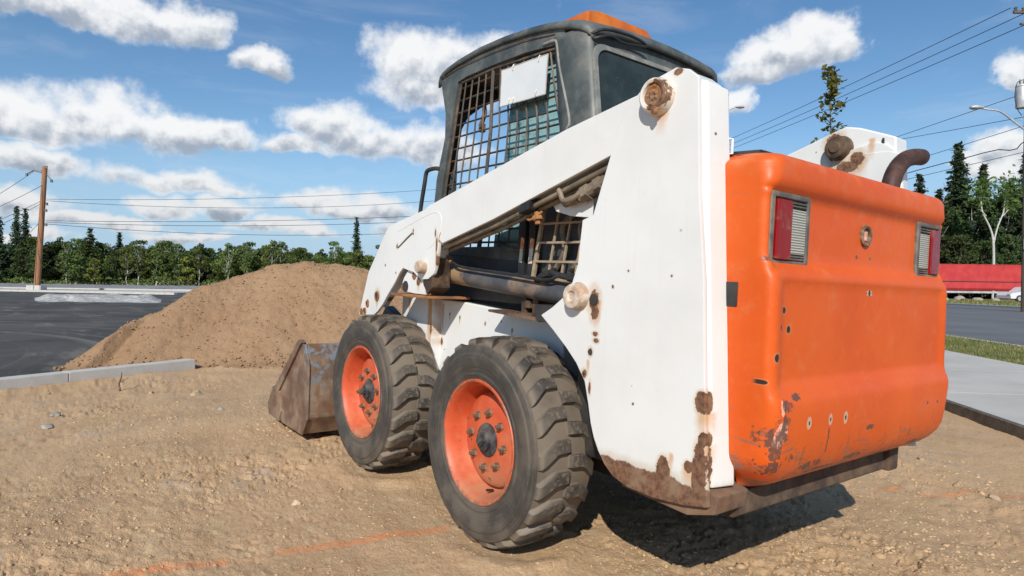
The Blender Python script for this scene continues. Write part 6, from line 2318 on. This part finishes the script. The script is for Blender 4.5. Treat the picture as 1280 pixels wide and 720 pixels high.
# slender young tree whose top shows over the engine hood
r_ = empty('young_tree')
rs_ = np.random.RandomState(5)
b = B()
b.tube(spline([(0, 0, 0), (0.02, 0, 2.0), (-0.02, 0.02, 4.0), (0.03, 0.0, 5.4), (0.05, 0.02, 6.75)], 6), [0.05 - 0.045 * i / 24 for i in range(25)], 7)
cl = []
for k in range(17):
    z_ = 2.4 + 4.3 * k / 16
    L_ = 0.62 * (1 - k / 19) + 0.06
    a = k * 2.4
    tip = Vector((math.cos(a) * L_, math.sin(a) * L_, z_ + L_ * 0.9))
    if z_ + L_ * 0.9 > 6.9: tip.z = 6.8
    b.tube([(0, 0, z_), (tip.x * 0.5, tip.y * 0.5, z_ + L_ * 0.35), tip], [0.014, 0.009, 0.003], 5)
    for q in range(26):
        t = 0.3 + 0.75 * rs_.rand()
        cl.append((tip.x * t + rs_.randn() * 0.10, tip.y * t + rs_.randn() * 0.10, z_ + (tip.z - z_) * t + rs_.randn() * 0.08))
for q in range(70):
    cl.append((rs_.randn() * 0.06, rs_.randn() * 0.06, 6.0 + rs_.rand() * 0.9))
b.build('trunk', M['bark'], r_)
v, f = quads(np.array(cl), 0.085, rs_)
link('crown', mesh_np('crown', v, f, smooth=False), r_, M['young_leaf'])
x_, y_ = cw((1036 - 640) / 792.6 * 17, 17)
r_.location = (x_, y_, 0.07)
tag(r_, 'slender young tree on the grass verge with its leafy top over the engine hood', 'tree')

# ------------------------------------------------------------------ poles, lamps and wires
def wood_fn(c1, c2):
    def fn(g, b, co):
        n = g.noise(g.scale(co, (6, 6, 0.5)), 3.0, 5, 0.7)
        c = g.mix(g.ss(n, 0.35, 0.68), c1, c2)
        c = g.mix(g.ss(g.noise(co, 1.0, 4, 0.6), 0.5, 0.7, 0, 0.5), c, tuple(0.7 * q for q in c1))
        setb(g, b, Base_Color=c, Roughness=0.85)
        setb(g, b, Normal=g.bump(n, 0.5, 0.01))
    return fn


M['polewood'] = mat('brown_pole_wood', wood_fn((0.24, 0.105, 0.045), (0.36, 0.185, 0.09)))
M['polewood2'] = mat('grey_pole_wood', wood_fn((0.085, 0.06, 0.045), (0.16, 0.12, 0.09)))
M['galv'] = simple('galvanised_metal', (0.42, 0.43, 0.44), (0.55, 0.56, 0.56), 3.0, (0.4, 0.6), 0.3, 0)
M['insul'] = simple('insulator', (0.10, 0.09, 0.09), (0.2, 0.18, 0.17), 5.0, bump=0)
M['wire'] = simple('wire', (0.035, 0.035, 0.038), (0.06, 0.06, 0.06), 5.0, bump=0)

Rz = -math.atan2(0.6027, 0.798) - PI / 2     # local +x = to the right as seen, local +y = away


def place(o_, px, d, z=0.0):
    x_, y_ = cw((px - 640) / 792.6 * d, d)
    o_.location = (x_, y_, z)
    o_.rotation_euler = (0, 0, Rz)
    return o_


# left pole
pl = place(empty('utility_pole'), 46, 58)
b = B()
b.tube([(0, 0, -0.3), (0.35, 0, 5.6), (0.66, 0, 11.35)], [0.27, 0.235, 0.20], 14)
b.build('pole', M['polewood'], pl)
b = B()
b.tube([(-1.0, 0, 10.6), (-0.4, 0, 10.95), (0.62, 0, 10.7)], 0.055, 6)
b.tube([(0.66, 0, 10.75), (1.25, 0, 10.1)], 0.045, 6)
b.tube([(0.3, 0, 10.9), (0.62, 0, 11.1)], 0.03, 6)
b.build('bracket', M['insul'], pl)
for (lx, lz) in ((-1.0, 10.55), (1.27, 10.0), (0.85, 7.9), (0.80, 6.0), (0.2, 6.0), (0.78, 7.3)):
    b = B(); b.tube([(lx, 0, lz - 0.12), (lx, 0, lz + 0.12)], 0.11, 8); b.build('insulator', M['insul'], pl)
b = B(); b.tube([(-0.2, 0.05, 0), (0.12, 0.05, 5)], 0.05, 6); b.box(-0.65, 0.65, -0.4, 0.4, -0.1, 0.45)
b.build('pole_footing', M['kerb'], pl)
tag(pl, 'bare brown wooden utility pole by the gravel field at left', 'utility pole')

# right pole at the frame edge with transformer and street lamp arm
pr = place(empty('utility_pole'), 1282, 32, 0.1)
b = B()
b.tube([(0, 0, -0.3), (-0.03, 0, 7), (-0.05, 0, 15.6)], [0.20, 0.17, 0.14], 14)
b.build('pole', M['polewood2'], pr)
b = B()
b.box(-0.85, 1.2, -0.06, 0.06, 14.93, 15.06)
b.box(-0.5, 0.9, -0.05, 0.05, 14.35, 14.45)
b.build('crossarm', M['polewood2'], pr, 0.01)
for lx in (-0.75, -0.35, 0.4, 0.9):
    b = B(); b.lathe([(0, 0), (0.05, 0), (0.09, 0.05), (0.05, 0.09), (0.09, 0.14), (0.04, 0.2), (0, 0.2)], (lx, 0, 15.06), 2, 10); b.build('insulator', M['insul'], pr)
b = B()
b.lathe([(0, 0), (0.24, 0), (0.26, 0.04), (0.27, 1.02), (0.25, 1.06), (0.28, 1.08), (0.26, 1.15), (0, 1.20)], (-0.40, -0.05, 10.15), 2, 20)
tr_ = b.build('transformer', M['galv'], pr)
for lx in (-0.5, -0.3):
    b = B(); b.lathe([(0, 0), (0.035, 0), (0.05, 0.06), (0.03, 0.1), (0.045, 0.15), (0.02, 0.3), (0, 0.3)], (lx, -0.05, 11.3), 2, 8); b.build('bushing', M['insul'], tr_)
b = B()
b.tube(spline([(-0.3, -0.05, 11.6), (-0.65, -0.05, 11.4), (-0.75, -0.05, 10.7), (-0.6, -0.05, 10.1), (-0.35, 0, 9.8)], 5), 0.02, 6)
b.build('drop_lead', M['wire'], pr)
b = B()
b.tube(spline([(-0.05, -0.1, 8.9), (-0.8, -0.1, 9.45), (-1.5, -0.1, 9.95), (-2.1, -0.1, 10.05), (-2.4, -0.1, 10.10)], 5), 0.045, 10)
b.tube([(-0.03, -0.1, 9.5), (-1.0, -0.1, 9.6)], 0.02, 6)
b.build('lamp_arm', M['galv'], pr)
b = B()
b.lathe([(0.02, -0.02), (0.10, 0.05), (0.17, 0.28), (0.20, 0.48), (0.12, 0.66), (0.0, 0.70)], (-2.35, -0.1, 10.10), 0, 16)
for v_ in b.bm.verts:
    v_.co.x = -2.35 - (v_.co.x + 2.35)
    v_.co.z = 10.12 + (v_.co.z - 10.10) * 0.55 + 0.02
b.build('lamp_head', M['galv'], pr)
b = B(); b.box(-0.30, -0.10, -0.22, -0.19, 3.05, 3.55)
sgn_ = b.build('small_sign', M['board'], pr, 0.005)
b = B()
for q in ((-0.25, 3.43), (-0.25, 3.33), (-0.25, 3.20)):
    b.box(q[0], q[0] + 0.10, -0.226, -0.222, q[1], q[1] + 0.045)
b.build('sign_print', M['insul'], sgn_)
tag(pr, 'weathered utility pole at the right edge with grey transformer and lamp arm', 'utility pole')

# second street lamp, its head just showing past the loader
ls = place(empty('street_lamp'), 898, 45, 0.1)
b = B()
b.tube([(0, 0, -0.2), (0, 0, 12.2)], [0.12, 0.08], 12)
b.build('pole', M['galv'], ls)
b = B(); b.tube(spline([(0, 0, 12.1), (0.1, 0, 12.9), (0.5, 0, 13.5), (1.0, 0, 13.72)], 5), 0.05, 8); b.build('lamp_arm', M['galv'], ls)
b = B()
b.lathe([(0.02, 0), (0.09, 0.05), (0.17, 0.3), (0.19, 0.5), (0.10, 0.68), (0.0, 0.72)], (0.95, 0, 13.75), 0, 14)
for v_ in b.bm.verts: v_.co.z = 13.75 + (v_.co.z - 13.75) * 0.55
b.build('lamp_head', M['galv'], ls)
tag(ls, 'grey street lamp whose head shows just right of the white loader tower', 'street lamp')

# far pole of the same line, behind the loader
pf = place(empty('utility_pole'), 845, 75, 0.1)
b = B(); b.tube([(0, 0, -0.3), (0, 0, 15.9)], [0.2, 0.13], 10); b.build('pole', M['polewood2'], pf)
b = B(); b.box(-1.1, 1.1, -0.06, 0.06, 15.3, 15.45); b.build('crossarm', M['polewood2'], pf)
tag(pf, 'distant utility pole hidden behind the white loader tower', 'utility pole')


def P3(u, v, d):
    """the place seen at column u, row v, d metres ahead"""
    p = CAM + (FWD + RIGHT * ((u - 640) / 792.6) + UP * (-(v - 360) / 792.6)) * d
    return p


def wire(a, c, sag, r_, label, group):
    pts = []
    for i in range(25):
        t = i / 24
        p = a.lerp(c, t); p = p + Vector((0, 0, -4 * sag * t * (1 - t)))
        pts.append(p)
    b = B(); b.tube(pts, r_, 5)
    o_ = b.build('overhead_wire', M['wire'])
    return tag(o_, label, 'wire', group)


E_ = P3(845, 205, 75)
g1 = 'upper wires from the right pole down the street'
for (u, v, eu, ev, s_, lab) in [(1263, 10, 832, 208, 0.25, 'topmost of the three wires running down left from the right pole'), (1280, 17, 845, 208, 0.25, 'middle of the three wires running down left from the right pole'), (1279, 32, 857, 208, 0.2, 'lowest of the three upper wires running down left from the right pole')]:
    wire(P3(u, v, 32), P3(eu, ev, 75), s_, 0.020, lab, g1)
g2 = 'lower wires from the right pole down the street'
for (u, v, eu, ev, s_, lab) in [(1268, 121, 845, 262, 0.1, 'thin wire starting just under the street lamp head at right'), (1281, 146, 850, 212, 0.35, 'wire leaving the right pole at the height of the lamp arm'),
                                (1281, 157, 845, 282, 0.3, 'wire just below the lamp arm passing the clouds at right'), (1281, 190, 850, 290, 0.0, 'lowest thin wire, just above the spruce tops at right')]:
    wire(P3(u, v, 32), P3(eu, ev, 75), s_, 0.016, lab, g2)
b = B()
b.tube([P3(u, v, 32 + (1281 - u) * 0.05) for (u, v) in [(1282, 176), (1276, 180), (1271, 186), (1262, 188), (1248, 187), (1230, 191), (1208, 197), (1180, 204), (1150, 212), (1100, 226)]], 0.026, 6)
tag(b.build('overhead_cable', M['wire']), 'thick kinked cable swinging in from the right edge above the spruces', 'wire')
g3 = 'wires strung from the left pole towards the loader'
for (u, v, s_, lab, v2) in [(58, 249, 1.3, 'top wire right of the left wooden pole', 205), (58, 251, 2.3, 'second wire right of the left wooden pole', 208), (58, 276, 1.0, 'third wire, crossing the low clouds right of the left pole', 246), (58, 278, 1.4, 'fourth wire, close under the third right of the left pole', 248), (58, 280, 2.2, 'lowest sagging wire right of the left pole', 254)]:
    wire(P3(u, v, 58), P3(845, v2, 75), s_, 0.020 if v < 260 else 0.024, lab, g3)
g4 = 'wires strung from the left pole out of the picture'
for (u, v, u2, v2, s_, lab) in [(44, 213, -60, 275, 0.2, 'wire from the tip of the left pole down to the left edge'), (56, 230, -60, 282, 0.2, 'second wire dropping from the left pole to the left edge'), (52, 251, -70, 300, 0.2, 'third wire left of the left pole'), (52, 254, -70, 312, 0.2, 'fourth wire left of the left pole'), (50, 278, -40, 372, 0.0, 'steep guy wire from the left pole down to the left')]:
    wire(P3(u, v, 58), P3(u2, v2, 50), s_, 0.020, lab, g4)

# ------------------------------------------------------------------ red trailer and car beyond the street
def redp_fn(g, b, co):
    n = g.noise(co, 1.3, 5, 0.6)
    c = g.mix(g.ss(n, 0.35, 0.65), (0.42, 0.028, 0.030), (0.50, 0.045, 0.042))
    c = g.mix(g.ss(g.noise(g.scale(co, (3, 3, 0.4)), 3.0, 5, 0.7), 0.50, 0.75, 0, 0.15), c, (0.52, 0.10, 0.09))
    setb(g, b, Base_Color=c, Roughness=0.5)


M['trailer'] = mat('faded_red_paint', redp_fn)
tl = place(empty('red_trailer'), 1215, 60, 0.10)
# local x to the right, y away
b = B()
b.box(-6.5, 4.62, 0, 2.5, 1.85, 3.42)
b.build('upper_body', M['trailer'], tl, 0.02)
b = B()
b.poly([(0.0, 1.80), (-0.04, 1.20), (0.10, 0.98), (2.4, 0.98), (2.5, 1.20), (2.5, 1.80)], 0, -6.5, 4.60)
b.build('lower_body', M['trailer'], tl, 0.02)
b = B()
b.box(-6.5, 4.63, -0.03, 0.0, 1.79, 1.87)
b.build('body_seam', M['dark'], tl)
b = B()
b.box(-6.6, 4.9, 0.1, 2.3, 0.74, 0.93)
b.build('chassis_rail', M['galv'], tl, 0.01)
b = B(); b.box(-6.5, 4.65, -0.02, 0.03, 3.40, 3.47); b.build('top_rail', M['trailer'], tl, 0.005)
for lx in (-5.4, -4.2, -2.7):
    b = B()
    b.lathe([(0.28, -0.12), (0.48, -0.14), (0.52, -0.08), (0.52, 0.08), (0.48, 0.14), (0.28, 0.12)], (lx, 0.28, 0.52), 1, 24)
    wt_ = b.build('wheel', M['hose'], tl)
    b = B(); b.lathe([(0, -0.10), (0.20, -0.10), (0.28, -0.12), (0.28, 0.1), (0, 0.1)], (lx, 0.28, 0.52), 1, 20); b.build('rim', M['galv'], wt_)
b = B(); b.box(2.4, 2.55, 0.3, 0.45, 0.1, 0.9); b.box(2.3, 2.65, 0.2, 0.55, 0.0, 0.06); b.build('landing_leg', M['dark'], tl)
tag(tl, 'long faded red dump trailer parked beyond the street before the dark wood', 'trailer')
for (px, d, s_, lab) in [(1180, 58, .35, 'grey boulder under the left of the red trailer'), (1200, 58.5, .42, 'pale boulder under the middle of the red trailer'), (1206, 58, .3, 'brown lump beside the pale boulder under the trailer'), (1222, 58.5, .34, 'low grey rock under the right part of the red trailer'), (1245, 58.3, .30, 'grey rock under the right end of the red trailer')]:
    v, f = RB[int(px) % 5]
    o_ = link('boulder', mesh_np('boulder', v * s_ * np.array([1.3, 1, 1.2]), f), None, M['greystone'] if 'brown' not in lab else M['rust'])
    x_, y_ = cw((px - 640) / 792.6 * d, d); o_.location = (x_, y_, 0.1 + s_ * 0.35)
    tag(o_, lab, 'rock')

# white car at the right edge
car = place(empty('parked_car'), 1294, 55, 0.10)
M['carpaint'] = simple('white_car_paint', (0.62, 0.63, 0.65), (0.68, 0.69, 0.70), 2.0, (0.25, 0.3), 0, 0)
M['carglass'] = simple('car_glass', (0.02, 0.025, 0.03), (0.03, 0.035, 0.04), 2.0, (0.08, 0.12), 0, 0)
b = B()
b.poly([(-2.1, 0.30), (-2.12, 0.62), (-1.95, 0.80), (-1.05, 0.92), (-0.45, 1.34), (0.85, 1.38), (1.55, 0.98), (2.1, 0.90), (2.18, 0.60), (2.15, 0.30)], 1, 0, 1.7)
b.build('body', M['carpaint'], car, 0.06, 3)
for pts in ([(-0.92, 0.93), (-0.42, 1.28), (0.12, 1.31), (0.12, 0.94)], [(0.20, 0.94), (0.20, 1.31), (0.80, 1.32), (1.35, 0.98)]):
    b = B(); b.poly(pts, 1, -0.012, 0.01); b.build('window', M['carglass'], car, 0.004)
for lx in (-1.35, 1.35):
    b = B(); b.lathe([(0, -0.02), (0.19, -0.02), (0.21, -0.04), (0.31, -0.03), (0.32, 0.18), (0, 0.18)], (lx, 0.0, 0.32), 1, 22)
    wt_ = b.build('wheel', M['hose'], car)
    b = B(); b.lathe([(0, -0.045), (0.18, -0.045), (0.19, -0.02)], (lx, 0.0, 0.32), 1, 16); b.build('rim', M['galv'], wt_)
b = B(); b.box(-2.14, -2.0, 0.1, 0.4, 0.60, 0.72); b.build('headlight', M['galv'], car, 0.01)
tag(car, 'white car parked behind the pole at the right end of the red trailer', 'car')
